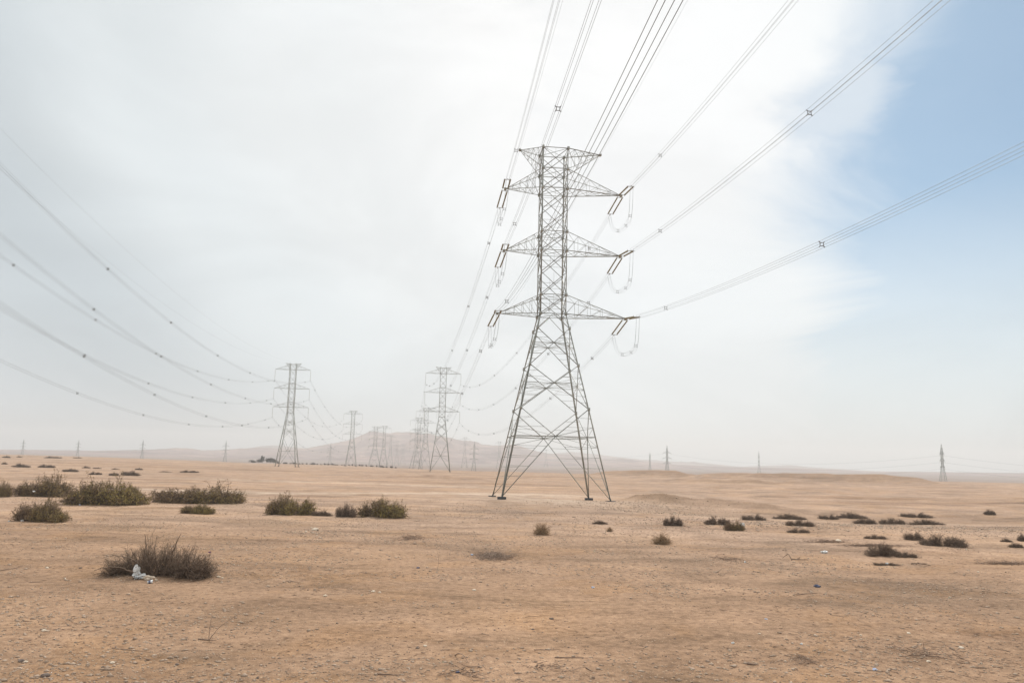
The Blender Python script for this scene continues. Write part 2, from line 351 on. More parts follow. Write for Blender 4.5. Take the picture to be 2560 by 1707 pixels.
    bp = N(t, 'ShaderNodeBump'); bp.inputs['Strength'].default_value = .6; bp.inputs['Distance'].default_value = .05
    hh = math_(t, 'ADD', math_(t, 'MULTIPLY', fine, 1.0), math_(t, 'MULTIPLY', vf, .35)); t.links.new(hh, bp.inputs['Height']); t.links.new(bp.outputs[0], b.inputs['Normal'])
    return m
M_ground = make_ground_mat()
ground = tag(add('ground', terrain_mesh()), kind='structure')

# ------------------------------------------------------------------ hills
def make_hill_mat():
    m, t, b = new_mat('hill_rock'); co = objco(t)
    n = noise(t, .006, 7, .62, co, .6)
    mpn = N(t, 'ShaderNodeMapping'); mpn.inputs['Scale'].default_value = (.0015, .0015, .06); t.links.new(co, mpn.inputs[0])
    s = noise(t, 1, 4, .6, mpn.outputs[0], .3)
    c = ramp_(t, n, [(.33, (.12, .078, .075)), (.5, (.24, .155, .135)), (.66, (.44, .31, .25))], 'EASE')
    c = mix_(t, .45, c, ramp_(t, s, [(.35, (.13, .085, .08)), (.65, (.40, .28, .235))]))
    t.links.new(c, b.inputs['Base Color']); b.inputs['Roughness'].default_value = 1; b.inputs['Specular IOR Level'].default_value = .05
    return m
M_hill = make_hill_mat()
def hill_mesh(name, sil, r0, rin, rout, seed, rough=1.0):
    pxs = np.array([p[0] for p in sil], float)
    az = []; tn = []
    for px, py in sil:
        q = ray(px, py); az.append(math.atan2(q[0], q[1])); tn.append(q[2] / math.hypot(q[0], q[1]))
    az = np.array(az); tn = np.array(tn)
    A = np.linspace(az[0], az[-1], 900)
    e = np.interp(A, az, tn)
    top = CAM_Z + e * r0 + rough * (2.2 * vn(A * 260, A * 0, seed) + 1.2 * vn(A * 700, A * 0, seed + 1)) * sm(e, 0.0, .012)
    T = np.concatenate([np.linspace(rin, r0, 80), np.linspace(r0, rout, 16)[1:]])
    AA, TT = np.meshgrid(A, T, indexing='ij'); x = TT * np.sin(AA); y = TT * np.cos(AA)
    up = sm(TT, rin, r0); dn = 1 - sm(TT, r0, rout)
    prof = np.where(TT <= r0, (np.clip((TT - rin) / (r0 - rin), 0, 1)) ** 1.5, dn)
    gul = fbm(x / 300, y / 300, 5, seed + 4) * .30 * (prof * (1 - prof) * 4) + .10 * fbm(x / 80, y / 80, 3, seed + 9) * (prof * (1 - prof) * 4)
    gul = gul * 1.5
    z = -6 + (top[:, None] + 6) * np.clip(prof + np.minimum(gul, .9 - prof * .9), 0, 1)
    na, nt_ = x.shape; V = np.stack([x, y, z], -1).reshape(-1, 3)
    i = np.arange(na - 1)[:, None] * nt_; j = np.arange(nt_ - 1)[None]
    F = np.stack([i + j, i + nt_ + j, i + nt_ + j + 1, i + j + 1], -1).reshape(-1, 4)
    return np_mesh(name, V, F, M_hill, True)
SIL = [(-900, 1100), (-300, 1117), (0, 1123), (100, 1124), (240, 1126), (340, 1124), (400, 1122), (440, 1119.5), (470, 1119.5), (505, 1125), (560, 1124), (600, 1120.5), (650, 1118.5), (690, 1120), (735, 1123.5), (780, 1117.5), (815, 1111), (850, 1105), (872, 1100), (890, 1093), (908, 1085), (925, 1077.5), (945, 1079), (962, 1082), (975, 1083), (990, 1079.5), (1020, 1080), (1045, 1081.5), (1052, 1086), (1066, 1083), (1078, 1085.5), (1090, 1089.5), (1108, 1091), (1128, 1095), (1150, 1100.5), (1166, 1101), (1190, 1105), (1205, 1110), (1235, 1113.5), (1255, 1112.5), (1280, 1111), (1305, 1116), (1343, 1128), (1380, 1134), (1423, 1136), (1500, 1148), (1558, 1146), (1604, 1152), (1680, 1160), (1815, 1167), (1996, 1170), (2153, 1177), (2560, 1182), (3000, 1187), (3400, 1190)]
tag(add('hills', hill_mesh('hills', SIL, 3900, 2600, 5200, 61)), kind='structure')
SIL2 = [(560, 1132), (600, 1124), (650, 1115), (690, 1112.5), (730, 1117), (780, 1122), (900, 1128), (1300, 1138), (1380, 1133), (1430, 1129), (1500, 1136), (1545, 1142), (1600, 1148), (1720, 1155), (1735, 1153), (1750, 1156), (1850, 1166), (1930, 1163), (1980, 1162), (2020, 1167), (2200, 1178)]
tag(add('distant_hills', hill_mesh('distant_hills', SIL2, 5600, 5000, 6300, 81, .6)), kind='structure')

# ------------------------------------------------------------------ pylons
def lattice_pylon(spec):
    """spec: base, waist, top widths; zk waist height; H; levels; arms; returns dict of part meshes."""
    wb, wk, wt, zk, H = spec['wb'], spec['wk'], spec['wt'], spec['zk'], spec['H']
    L = spec.get('detail', True); fz = spec.get('feet', [0, 0, 0, 0])
    def W(z): return wb + (wk - wb) * z / zk if z < zk else wk + (wt - wk) * (z - zk) / (H - zk)
    SG = [(-1, -1), (1, -1), (1, 1), (-1, 1)]
    def cn(i, z): w = W(z) / 2; return np.array([SG[i][0] * w, SG[i][1] * w, z])
    K = spec.get('k', 1.0)                           # member thickness factor
    parts = []
    def member(mb, p, q, w):
        if L: mb.angle(p, q, w * K, ref=(p + q) / 2 * np.array([1, 1, 0]) + np.array([0, 0, .01]))
        else: mb.bar(p, q, w * K)
    for i in range(4):
        mb = MB()
        f = cn(i, 0) + [0, 0, fz[i]]
        member(mb, f, cn(i, zk), .26); member(mb, cn(i, zk), cn(i, H), .20)
        parts.append(('leg', mb, M_steel))
        fb = MB(); fb.box(f + [0, 0, -.35], 1.15, 1.15, 1.2); parts.append(('footing', fb, M_foot))
    # lower body
    mb = MB(); lv = spec['lower']; hor = spec['hor']
    mid = lambda a, b: (a + b) / 2
    def redundants(A, B, C, n, w):                   # triangle A-B (leg) and A-C (diagonal): rungs between them
        prev = None
        for k in range(1, n + 1):
            t = k / (n + 1); p = A + (B - A) * t; q = A + (C - A) * t
            member(mb, p, q, w)
            if k > 1: member(mb, prev[k % 2], q if k % 2 else p, w)
            prev = (p, q)
        if prev is not None and n: member(mb, prev[0], C, w)
    for fce in range(4):
        i, j = fce, (fce + 1) % 4
        m = mid(cn(i, zk), cn(j, zk)); n1_ = lv[0]
        for c in (i, j): member(mb, m, cn(c, n1_), .11)
        member(mb, cn(i, zk), cn(j, zk), .11)
        for a, b in zip(lv[:-1], lv[1:]):
            wa, wb_ = W(a), W(b); t = wa / (wa + wb_)
            X = mid(cn(i, a), cn(j, a)) * (1 - t) + mid(cn(i, b), cn(j, b)) * t
            member(mb, cn(i, a), cn(j, b), .13); member(mb, cn(j, a), cn(i, b), .13)
            zc = a + (b - a) * t
            for c in (i, j):
                member(mb, cn(c, zc), X, .07)
                if L or spec.get('semi'):
                    redundants(cn(c, a), cn(c, zc), X, 2 if L else 1, .055)
                    redundants(cn(c, b), cn(c, zc), X, 3 if L else 1, .055)
            nx = (mid(cn(j, zc), cn((j + 1) % 4, zc)))
            if L: member(mb, X, nx, .06)
        # bottom K panel
        a = lv[-1]; Xc = mid(cn(i, hor), cn(j, hor))
        member(mb, cn(i, hor), cn(j, hor), .12)
        for c in (i, j):
            member(mb, cn(c, a), Xc, .13); ft = cn(c, 0) + [0, 0, fz[c] + .25]; member(mb, ft, Xc, .13)
            if L or spec.get('semi'):
                redundants(cn(c, a), cn(c, hor), Xc, 2 if L else 1, .055)
                redundants(ft, cn(c, hor), Xc, 5 if L else 2, .06)
        nx = mid(cn(j, hor), cn((j + 1) % 4, hor)); member(mb, Xc, nx, .08)
    parts.append(('base_bracing', mb, M_steel))
    # column
    mb = MB(); cl = spec['column']
    for a, b in zip(cl[:-1], cl[1:]):
        for fce in range(4):
            i, j = fce, (fce + 1) % 4
            member(mb, cn(i, a), cn(j, b), .13 if L else .10); member(mb, cn(j, a), cn(i, b), .13 if L else .10)
            if L:
                X = (cn(i, a) + cn(j, b)) / 2; zc = (a + b) / 2
                for c in (i, j): member(mb, cn(c, zc), X, .045)
                member(mb, X, X * [1, 1, 0] + [0, 0, b], .04)
    for z in spec['belts']:
        for fce in range(4): member(mb, cn(fce, z), cn((fce + 1) % 4, z), .11)
        member(mb, cn(0, z), cn(2, z), .07); member(mb, cn(1, z), cn(3, z), .07)
    if L:                                            # gusset plates at the joints
        for z in list(spec['belts']) + lv:
            for i in range(4): p = cn(i, z); mb.box(p, .34, .34, .5)
    parts.append(('column_bracing', mb, M_steel))
    # crossarms
    for (z0, z1, tip, zt, nm) in spec['arms']:
        mb = MB(); s = 1 if tip > 0 else -1; c = (1, 2) if s > 0 else (0, 3); T = np.array([tip, 0, zt])
        bot = [cn(k, z0) for k in c]; top = [cn(k, z1) for k in c]
        for p in bot: member(mb, p, T, .13)
        for p in top: member(mb, p, T, .10)
        n = 5 if L else 3
        def lerp(p, t): return p + (T - p) * t
        for k in range(n):
            t0, t1 = k / n, (k + 1) / n
            for q in range(2):
                e, g = lerp(bot[q], t0), lerp(top[q], t1)
                if t1 < .99: member(mb, lerp(bot[q], t1), g, .05); member(mb, e, g, .055)
            if t1 < .99:
                member(mb, lerp(bot[0], t0), lerp(bot[1], t1), .055); member(mb, lerp(bot[0], t1), lerp(bot[1], t1), .05)
                if L: member(mb, lerp(bot[1], t0), lerp(bot[0], t1), .055)
                if L: member(mb, lerp(top[0], t0), lerp(top[1], t1), .045); member(mb, lerp(top[0], t1), lerp(top[1], t1), .045)
        if L: mb.box(T, .35, .5, .3)
        parts.append((nm, mb, M_steel))
    return parts
def string_mb(p, q, gap=.42, n=24, r=.125, twin=True, sides=7):   # insulator string(s) with caps, from p to q
    p = np.asarray(p, float); q = np.asarray(q, float); d = (q - p); Ls = np.linalg.norm(d); d /= Ls
    side = np.cross(d, [0, 0, 1.]); side /= np.linalg.norm(side)
    mb = MB()
    for sgn in ((-1, 1) if twin else (0,)):
        o = side * gap * sgn; pts = []; rr = []
        a0, a1 = .55, Ls - .75
        for k in range(n):
            t = a0 + (a1 - a0) * k / n; h = (a1 - a0) / n
            pts += [p + o + d * t, p + o + d * (t + h * .45), p + o + d * (t + h * .55)]; rr += [r * .45, r, r * .5]
        pts.append(p + o + d * a1); rr.append(r * .4)
        mb.tube(pts, rr, sides)
    hw = MB()
    if twin:
        for t in (.35, Ls - .55):
            hw.bar(p + d * t - side * (gap + .14), p + d * t + side * (gap + .14), .10, .06)
        hw.bar(p, p + d * .35, .07); hw.bar(p + d * (Ls - .55), q, .08)
        for sgn in (-1, 1):
            o = side * gap * sgn
            hw.bar(p + o + d * .35, p + o + d * .6, .05); hw.bar(p + o + d * (Ls - .78), p + o + d * (Ls - .55), .05)
            hw.bar(p + o + d * (Ls - .9) + [0, 0, -.22], p + o + d * (Ls - .9) + [0, 0, .22], .045)
            hw.bar(p + d * .4 + o + [0, 0, -.2], p + d * .4 + o + [0, 0, .2], .05)
    else:
        hw.bar(p, p + d * .5, .06); hw.bar(p + d * (Ls - .8), q, .08); hw.bar(q - [.3, 0, 0], q + [.3, 0, 0], .1)
    return mb, hw

QUAD = .225
def bundle_paths(P):                                 # four sub-conductors round a centre line
    P = np.asarray(P, float); t = np.gradient(P, axis=0); h = np.stack([t[:, 1], -t[:, 0], t[:, 0] * 0], 1); h /= np.linalg.norm(h, axis=1)[:, None] + 1e-9
    return [P + h * a * QUAD + np.array([0, 0, b * QUAD]) for a, b in ((-1, -1), (1, -1), (1, 1), (-1, 1))], h
def spacer_mb(c, h, w=.034):
    mb = MB(); h = np.asarray(h); z = np.array([0, 0, 1.]); q = QUAD
    cor = [c + h * a * q * .62 + z * b * q * .62 for a, b in ((-1, -1), (1, -1), (1, 1), (-1, 1))]
    out = [c + h * a * q * 1.1 + z * b * q * 1.1 for a, b in ((-1, -1), (1, -1), (1, 1), (-1, 1))]
    for k in range(4):
        mb.bar(cor[k], cor[(k + 1) % 4], w); mb.bar(cor[k], out[k], w * 1.2)
    return mb
def bundle(name_label, P, spacers, r=.0115, group=None, thick=.045):
    """P centre line; one thing: four wires and their spacers."""
    P = np.asarray(P, float); root = empty('conductor_bundle', P[0]); tag(root, name_label, 'power line', group)
    Q, h = bundle_paths(P - P[0])
    for w in Q:
        mb = MB(); mb.tube(w, r, 5); mb.obj('wire', M_wire, root, True)
    s = np.concatenate([[0], np.cumsum(np.linalg.norm(np.diff(P, axis=0), axis=1))])
    for d in spacers:
        if d >= s[-1]: continue
        c = np.array([np.interp(d, s, P[:, k]) for k in range(3)]) - P[0]; hh = h[np.searchsorted(s, d) - 1]
        spacer_mb(c, hh, thick).obj('spacer', M_wire, root)
    return root
def parab(a, b, sag, n=70):
    t = np.linspace(0, 1, n)[:, None]; P = np.asarray(a) * (1 - t) + np.asarray(b) * t
    P[:, 2] -= 4 * sag * (t * (1 - t))[:, 0]; return P

# near tension pylon
FIT = dict(lb=28.13, la=31.12, mb=38.16, ma=41.21, ub=48.21, ua=51.41, t=54.83)
spec_main = dict(wb=15.62, wk=3.96, wt=4.02, zk=28.13, H=54.83, feet=[.38, .08, -.20, -.13], lower=[25.8, 20.0, 13.4], hor=9.3,
    column=[28.13, 31.12, 34.64, 38.16, 41.21, 44.71, 48.21, 51.41, 54.83], belts=[28.13, 31.12, 38.16, 41.21, 48.21, 51.41, 54.83],
    arms=[(54.83, 51.41, -5.52, 54.83, 'earth_wire_arm'), (54.83, 51.41, 7.59, 54.83, 'earth_wire_arm'),
          (48.21, 51.41, -7.70, 48.21, 'crossarm'), (48.21, 51.41, 11.04, 48.21, 'crossarm'),
          (38.16, 41.21, -7.67, 38.16, 'crossarm'), (38.16, 41.21, 10.97, 38.16, 'crossarm'),
          (28.13, 31.12, -8.45, 28.13, 'crossarm'), (28.13, 31.12, 11.88, 28.13, 'crossarm')], k=.77)
main = empty('lattice_pylon', (TOW[0], TOW[1], 0), TYAW)
tag(main, 'large near steel lattice pylon with wide splayed legs and three uneven pairs of crossarms', 'pylon')
for nm, mb, mt in lattice_pylon(spec_main): mb.obj(nm, mt, main)
Rm = np.array([[math.cos(TYAW), -math.sin(TYAW), 0], [math.sin(TYAW), math.cos(TYAW), 0], [0, 0, 1]])
TIP = {'LU': (-7.70, 48.21), 'RU': (11.04, 48.21), 'LM': (-7.67, 38.16), 'RM': (10.97, 38.16), 'LB': (-8.45, 28.13), 'RB': (11.88, 28.13)}
def mw(l): return Rm @ np.asarray(l, float) + np.array([TOW[0], TOW[1], 0])
def ml(w): return Rm.T @ (np.asarray(w, float) - np.array([TOW[0], TOW[1], 0]))
NE = {'LU': (.44, -7.2, -.95), 'RU': (.62, -7.2, -.86), 'LM': (.40, -7.2, -.94), 'RM': (.70, -7.2, -.93), 'LB': (.27, -7.2, -.93), 'RB': (.73, -7.2, -.97)}
AE = {'LU': (-1.02, 6.5, -1.25), 'RU': (-1.05, 6.5, -1.27), 'LM': (-1.11, 6.5, -1.32), 'RM': (-1.04, 6.5, -1.48), 'LB': (-1.25, 6.5, -1.12), 'RB': (-1.15, 6.5, -1.70)}
near_end, away_end = {}, {}
for n, (a, z) in TIP.items():
    T = np.array([a, 0, z]); Tw = mw(T); near_end[n] = Tw + NE[n]; away_end[n] = Tw + AE[n]
    for e in (near_end[n], away_end[n]):
        s_, h_ = string_mb(T + (ml(e) - T) * .03, ml(e)); o = s_.obj('insulator_string', M_insul, main, True); h_.obj('yoke', M_steel, o)
    # jumper loop under the arm
    a0, a1 = ml(near_end[n]), ml(away_end[n]); dep = 4.3
    t = np.linspace(0, 1, 26)[:, None]; P = a0 * (1 - t) + a1 * t; P[:, 2] -= dep * (1 - (2 * t[:, 0] - 1) ** 4) ** .75 * (1 - .12 * t[:, 0])
    P[:, 0] += (.9 if a > 0 else -.25) * np.sin(t[:, 0] * math.pi)
    mbj = MB(); Q, h = bundle_paths(P)
    for w in Q: mbj.tube(w, .011, 4)
    jo = mbj.obj('jumper_cable', M_wire, main, True)
    for k in (5, 12, 19): spacer_mb(P[k], h[k]).obj('spacer', M_wire, jo)
# climbing rungs and number-plate sized danger board are too small in the photo to show

# suspension pylon
spec_s = dict(wb=10.4, wk=3.15, wt=3.15, zk=28.3, H=54.6, lower=[25.2, 21.0, 15.2], hor=8.2,
    column=[28.3, 31.2, 34.0, 37.5, 41.05, 44.4, 47.7, 51.1, 54.6], belts=[28.3, 31.2, 33.9, 41.05, 43.8, 51.1, 54.0],
    arms=[(54.0, 51.6, -4.1, 54.6, 'earth_wire_arm'), (54.0, 51.6, 4.1, 54.6, 'earth_wire_arm')] +
         [(z, z + 2.6, s * 9.25, z, 'crossarm') for z in (51.1, 41.05, 31.2) for s in (-1, 1)], detail=False, semi=True, k=.85)
def make_susp():
    r = empty('lattice_pylon', (0, 0, 0))
    for nm, mb, mt in lattice_pylon(spec_s): mb.obj(nm, mt, r)
    for z in (51.1, 41.05, 31.2):
        for s in (-1, 1):
            a, b = string_mb((s * 9.25, 0.001, z), (s * 9.25, 0, z - 5.6), twin=False, n=8, r=.11, sides=5); o = a.obj('insulator_string', M_insul, r); b.obj('clamp', M_steel, o)
    return r
susp = make_susp()
SATT = {k + v: (x, z) for k, x in (('L', -9.25), ('R', 9.25)) for v, z in (('T', 45.5), ('M', 35.45), ('B', 25.6))}
SATT.update({'EL': (-4.1, 54.6), 'ER': (4.1, 54.6)})
def put_tower(src, first, px, pytop, d, H0, yaw, label, zbase=None, group=None):
    P = at(px, pytop, d); z = gz(P[0], P[1]) if zbase is None else zbase
    o = src if first else copy_tree(src)
    s = (P[2] - z) / H0; o.location = (P[0], P[1], z); o.rotation_euler = (0, 0, yaw); o.scale = (s, s, s)
    tag(o, label, 'pylon', group)
    return o, np.array([P[0], P[1], z]), s, yaw
def satt(T, n):
    o, root, s, yaw = T; x, z = SATT[n]; return root + s * np.array([x * math.cos(yaw), x * math.sin(yaw), z])
GP = 'hazy pylons receding towards the hill'
TA = put_tower(susp, True, 734, 908, 415, 54.6, .10, 'pale mid-distance pylon left of the hill, the leftmost of the big latticed ones', .69)
TB = put_tower(susp, False, 1109.3, 917.5, 415, 54.6, .10, 'mid-distance pylon', -.1)
TB[0]['label'] = 'mid-distance lattice pylon standing right of the hill top, just left of the near pylon'
TA2 = put_tower(susp, False, 884, 1026, 768, 54.6, .10, 'hazy lattice pylon in front of the hill\'s left slope', group=GP)
TB2 = put_tower(susp, False, 1067, 1019, 700, 54.6, .10, 'hazy pylon close behind the left side of the one nearest the big pylon', group=GP)
TC = put_tower(susp, False, 1049, 1043, 880, 54.6, .10, 'faint slim pylon overlapping a wide-legged one on the right part of the hill', group=GP)
TA4 = put_tower(susp, False, 962, 1064, 1120, 54.6, .10, 'faint slim pylon right beside the wide-legged pylon at the hill\'s highest point', group=GP)
TA5 = put_tower(susp, False, 978, 1087, 1420, 54.6, .10, 'very faint pylon left of the small one at the foot of the hill', group=GP)
TA6 = put_tower(susp, False, 994, 1102, 1760, 54.6, .10, 'very faint small pylon at the centre of the hill\'s foot', group=GP)
TD = put_tower(susp, False, 1163, 1092.5, 1390, 54.6, .08, 'faint tall pylon on the hill\'s right slope, left of a small pointed one', group=GP)
TE = put_tower(susp, False, 1249, 1103, 1780, 54.6, .08, 'very faint pylon just left of the near pylon\'s left legs', group=GP)
TF = put_tower(susp, False, 1366, 1123, 2300, 54.6, .08, 'very faint tiny pylon seen between the legs of the near pylon', group=GP)
def put_main(px, pytop, d, yaw, label):
    P = at(px, pytop, d); z = gz(P[0], P[1]); o = copy_tree(main); s = (P[2] - z) / 54.83
    o.location = (P[0], P[1], z); o.rotation_euler = (0, 0, yaw); o.scale = (s, s, s); tag(o, label, 'pylon', GP); return o
put_main(940, 1066, 1087, .1, 'faint wide-legged pylon at the left end of the hill\'s flat top')
put_main(1042, 1072, 1110, .1, 'faint wide-legged pylon with spread base behind the slim one on the hill\'s right part')
put_main(1009, 1110, 2150, .1, 'faintest squat wide-legged pylon at the foot of the hill\'s middle')

# small single-mast pylons
def make_mast():
    r = empty('small_pylon', (0, 0, 0)); H = 30.0; mb = MB()
    W = lambda z: 4.4 + (1.3 - 4.4) * min(z / 14, 1) if z < 14 else (1.3 if z < 25 else max(.12, 1.3 * (H - z) / 5))
    c = lambda i, z: np.array([((-1, -1), (1, -1), (1, 1), (-1, 1))[i][0] * W(z) / 2, ((-1, -1), (1, -1), (1, 1), (-1, 1))[i][1] * W(z) / 2, z])
    for i in range(4):
        lg = MB(); lg.bar(c(i, -.5), c(i, 14), .20); lg.bar(c(i, 14), c(i, 25), .17); lg.bar(c(i, 25), c(i, H), .12); lg.obj('leg', M_steel, r)
        fb = MB(); fb.box(c(i, -.1), .8, .8, .9); fb.obj('footing', M_foot, r)
    zs = [0, 4.4, 8, 11.2, 14, 16, 18, 20, 22, 23.8, 25, 27.2]
    for a, b in zip(zs[:-1], zs[1:]):
        for i in range(4):
            j = (i + 1) % 4; mb.bar(c(i, a), c(j, b), .10); mb.bar(c(j, a), c(i, b), .10); mb.bar(c(i, b), c(j, b), .10)
    mb.obj('bracing', M_steel, r)
    for z, l in ((12.2, 4.2), (17.2, 4.6), (22.4, 4.2)):
        for s in (-1, 1):
            a = MB(); T = np.array([s * l, 0, z])
            for k in ((1, 2) if s > 0 else (0, 3)): a.bar(c(k, z), T, .20); a.bar(c(k, z + 1.5), T, .14)
            a.bar(T * [.55, 0, 1] , T * [.55, 0, 1] + [0, 0, .7], .06)
            ao = a.obj('crossarm', M_steel, r)
            q, h = string_mb(T + [0, .001, 0], T - [0, 0, 2.3], twin=False, n=5, r=.11, sides=5); q.obj('insulator_string', M_insul, ao)
    return r
mast = make_mast()
GM = 'small pylons of the far lines'
MA = put_tower(mast, True, 2353, 1109.6, 633, 30, R(84), 'dark narrow pylon standing alone at the far right, seen edge-on with wires to both sides')
MBB = put_tower(mast, False, 1667.5, 1113, 919, 30, R(8), 'small dark pylon with short stacked arms behind the spoil heap right of the near pylon')
for px, pt, d, yaw, lab in ((1624.8, 1130, 1250, R(70), 'faint small pylon just left of the dark one behind the spoil heap'),
        (1896.6, 1127, 1220, R(75), 'faint slim pylon above the middle of the long right-hand berm'),
        (60, 1097, 1550, R(12), 'leftmost tiny pylon on the skyline at the far left'),
        (197.5, 1098.5, 1480, R(12), 'tiny pylon on the left skyline, second from the left edge'),
        (358.5, 1099, 1390, R(12), 'tiny pylon on the left skyline, third from the left edge'),
        (566, 1101, 1180, R(12), 'tiny pylon on the skyline left of the trees and the big left pylon'),
        (827.4, 1106, 1066, R(12), 'small dark pylon between the big left pylon and the hill'),
        (1186.5, 1102.5, 860, R(5), 'small pointed pylon with hanging insulators right of the hill, nearest the tall faint one')):
    put_tower(mast, False, px, pt, d, 30, yaw, lab, group=GM)

# ------------------------------------------------------------------ conductors
def run(E, h, m, c, L, n=90):
    s = np.linspace(0, 1, n) * L; return np.stack([E[0] - math.sin(h) * s, E[1] - math.cos(h) * s, E[2] + m * s + c * s * s], 1)
c1 = .516e-3
G1 = 'near span conductor bundles over the camera'
SP1 = {'LU': (-.0759, -.1172), 'RU': (-.0754, -.1140), 'LM': (-.0777, -.1142), 'RM': (-.0906, -.1056), 'LB': (-.0640, -.1520), 'RB': (-.0986, -.1072)}
LAB1 = {'LU': 'four-wire bundle rising to the top of the photo from the near pylon\'s upper left arm', 'RU': 'four-wire bundle rising right from the near pylon\'s upper right arm',
        'LM': 'four-wire bundle from the near pylon\'s middle left arm, rising behind its top', 'RM': 'four-wire bundle rising to the upper right from the near pylon\'s middle right arm',
        'LB': 'four-wire bundle from the near pylon\'s lowest left arm, crossing behind its top right corner', 'RB': 'four-wire bundle from the near pylon\'s lowest right arm to the right edge'}
SPS = {'LU': [15.1, 75, 130], 'RU': [16.6, 77, 135], 'LM': [15.5, 56.2, 110], 'RM': [15.4, 57.6, 118], 'LB': [21.9, 98, 150], 'RB': [14.2, 56.1, 110]}
for n, (h, m) in SP1.items(): bundle(LAB1[n], run(near_end[n], h, m, c1, 215), SPS[n], group=G1)
LABA = {'LU': 'upper left bundle of the span from near pylon to the next pylon', 'RU': 'upper right bundle sagging from the near pylon to the next pylon', 'LM': 'middle left bundle of the span from near pylon to the next pylon',
        'RM': 'middle right bundle sagging from the near pylon to the next pylon', 'LB': 'lowest left bundle of the span from near pylon to the next pylon', 'RB': 'lowest right bundle sagging from the near pylon to the next pylon'}
for n in TIP:
    b = satt(TB, n[0] + {'U': 'T', 'M': 'M', 'B': 'B'}[n[1]])
    bundle(LABA[n], parab(away_end[n], b, 10.6), [14, 52, 100, 150, 198, 240, 272], r=.010, thick=.075, group='conductor bundles to the second pylon')
def wire(name, lab, P, r, group):
    P = np.asarray(P); mb = MB(); mb.tube(P - P[0], r, 5); o = mb.obj(name, M_wire, None, True); o.location = tuple(P[0]); tag(o, lab, 'wire', group); return o
wire('earth_wire', 'thin single wire rising from the near pylon\'s top left tip', run(mw((-5.52, 0, 54.83)), -.076, -.105, .4e-3, 210), .009, 'thin earth wires')
wire('earth_wire', 'thin single wire rising from the near pylon\'s top right tip', run(mw((7.59, 0, 54.83)), -.076, -.066, .4e-3, 210), .009, 'thin earth wires')
for n, x, lab in (('EL', -5.52, 'thin wire falling from the near pylon\'s top left tip to the next pylon'), ('ER', 7.59, 'thin wire falling from the near pylon\'s top right tip to the next pylon')):
    wire('earth_wire', lab, parab(mw((x, 0, 54.83)), satt(TB, n), 8), .010, 'thin earth wires')
SP2 = {'RT': (-.0917, -.1476), 'RM': (-.0845, -.1416), 'LT': (-.0928, -.1479), 'RB': (-.081, -.1407), 'LM': (-.0853, -.1431), 'LB': (-.0818, -.1417)}
LAB2 = {'RT': 'uppermost bundle entering at the left edge, to the left pylon\'s top right arm', 'RM': 'second bundle from the top at the left edge, to the left pylon\'s middle right arm', 'LT': 'third bundle from the top at the left edge, to the left pylon\'s top left arm',
        'RB': 'fourth bundle from the top at the left edge, to the left pylon\'s lowest right arm', 'LM': 'fifth bundle from the top at the left edge, to the left pylon\'s middle left arm', 'LB': 'lowest bundle entering at the left edge, to the left pylon\'s lowest left arm'}
for n, (h, m) in SP2.items():
    bundle(LAB2[n], run(satt(TA, n), h, m, .5125e-3, 365), [16, 50, 92, 135, 178, 222, 262, 305], r=.012, thick=.085, group='conductor bundles at the left edge')
wire('earth_wire', 'upper faint thin wire at the left, reaching the left pylon\'s top right tip', run(satt(TA, 'ER'), -.084, -.103, .4e-3, 365), .010, 'thin earth wires')
wire('earth_wire', 'faint thin wire at the left, the lower one, reaching the left pylon\'s top left tip', run(satt(TA, 'EL'), -.084, -.1015, .4e-3, 365), .010, 'thin earth wires')
SIDE = {'LT': 'top left', 'RT': 'top right', 'LM': 'middle left', 'RM': 'middle right', 'LB': 'lowest left', 'RB': 'lowest right'}
for (a, b, sg, lab) in ((TA, TA2, 14.5, 'hazy bundle from the left pylon\'s %s arm to the next pylon'), (TB, TB2, 9.5, 'hazy bundle beyond the second pylon\'s %s arm')):
    for n in SIDE:
        L = np.linalg.norm(satt(a, n) - satt(b, n))
        bundle(lab % SIDE[n], parab(satt(a, n), satt(b, n), sg, 50), list(np.arange(20, L, 46)), r=.012, thick=.09, group='hazy conductor bundles behind')
def matt(T, z, x=0):
    o, root, s, yaw = T; return root + s * np.array([x * math.cos(yaw), x * math.sin(yaw), z])
for z, w in ((22.4, 'top'), (17.2, 'middle'), (12.2, 'lowest')):
    a = matt(MA, z - 1); b = matt(MBB, z - 1, 4.2); wire('overhead_wire', '%s of the wires between the lone right pylon and the spoil heap' % w, parab(b, a, 9), .035, 'wires of the small right line')
    e = at(2560 + 450, (1151.5, 1165, 1178)[('top', 'middle', 'lowest').index(w)] + 22, 620); wire('overhead_wire', '%s of the wires from the lone right pylon to the right edge' % w, parab(a, e, 5), .035, 'wires of the small right line')
    e = at(900, 1128 + (22.4 - z) * 1.2, 1700); wire('overhead_wire', '%s of the wires left of the small dark pylon behind the spoil heap' % w, parab(matt(MBB, z - 1, -4.2), e, 16), .035, 'wires of the small right line')

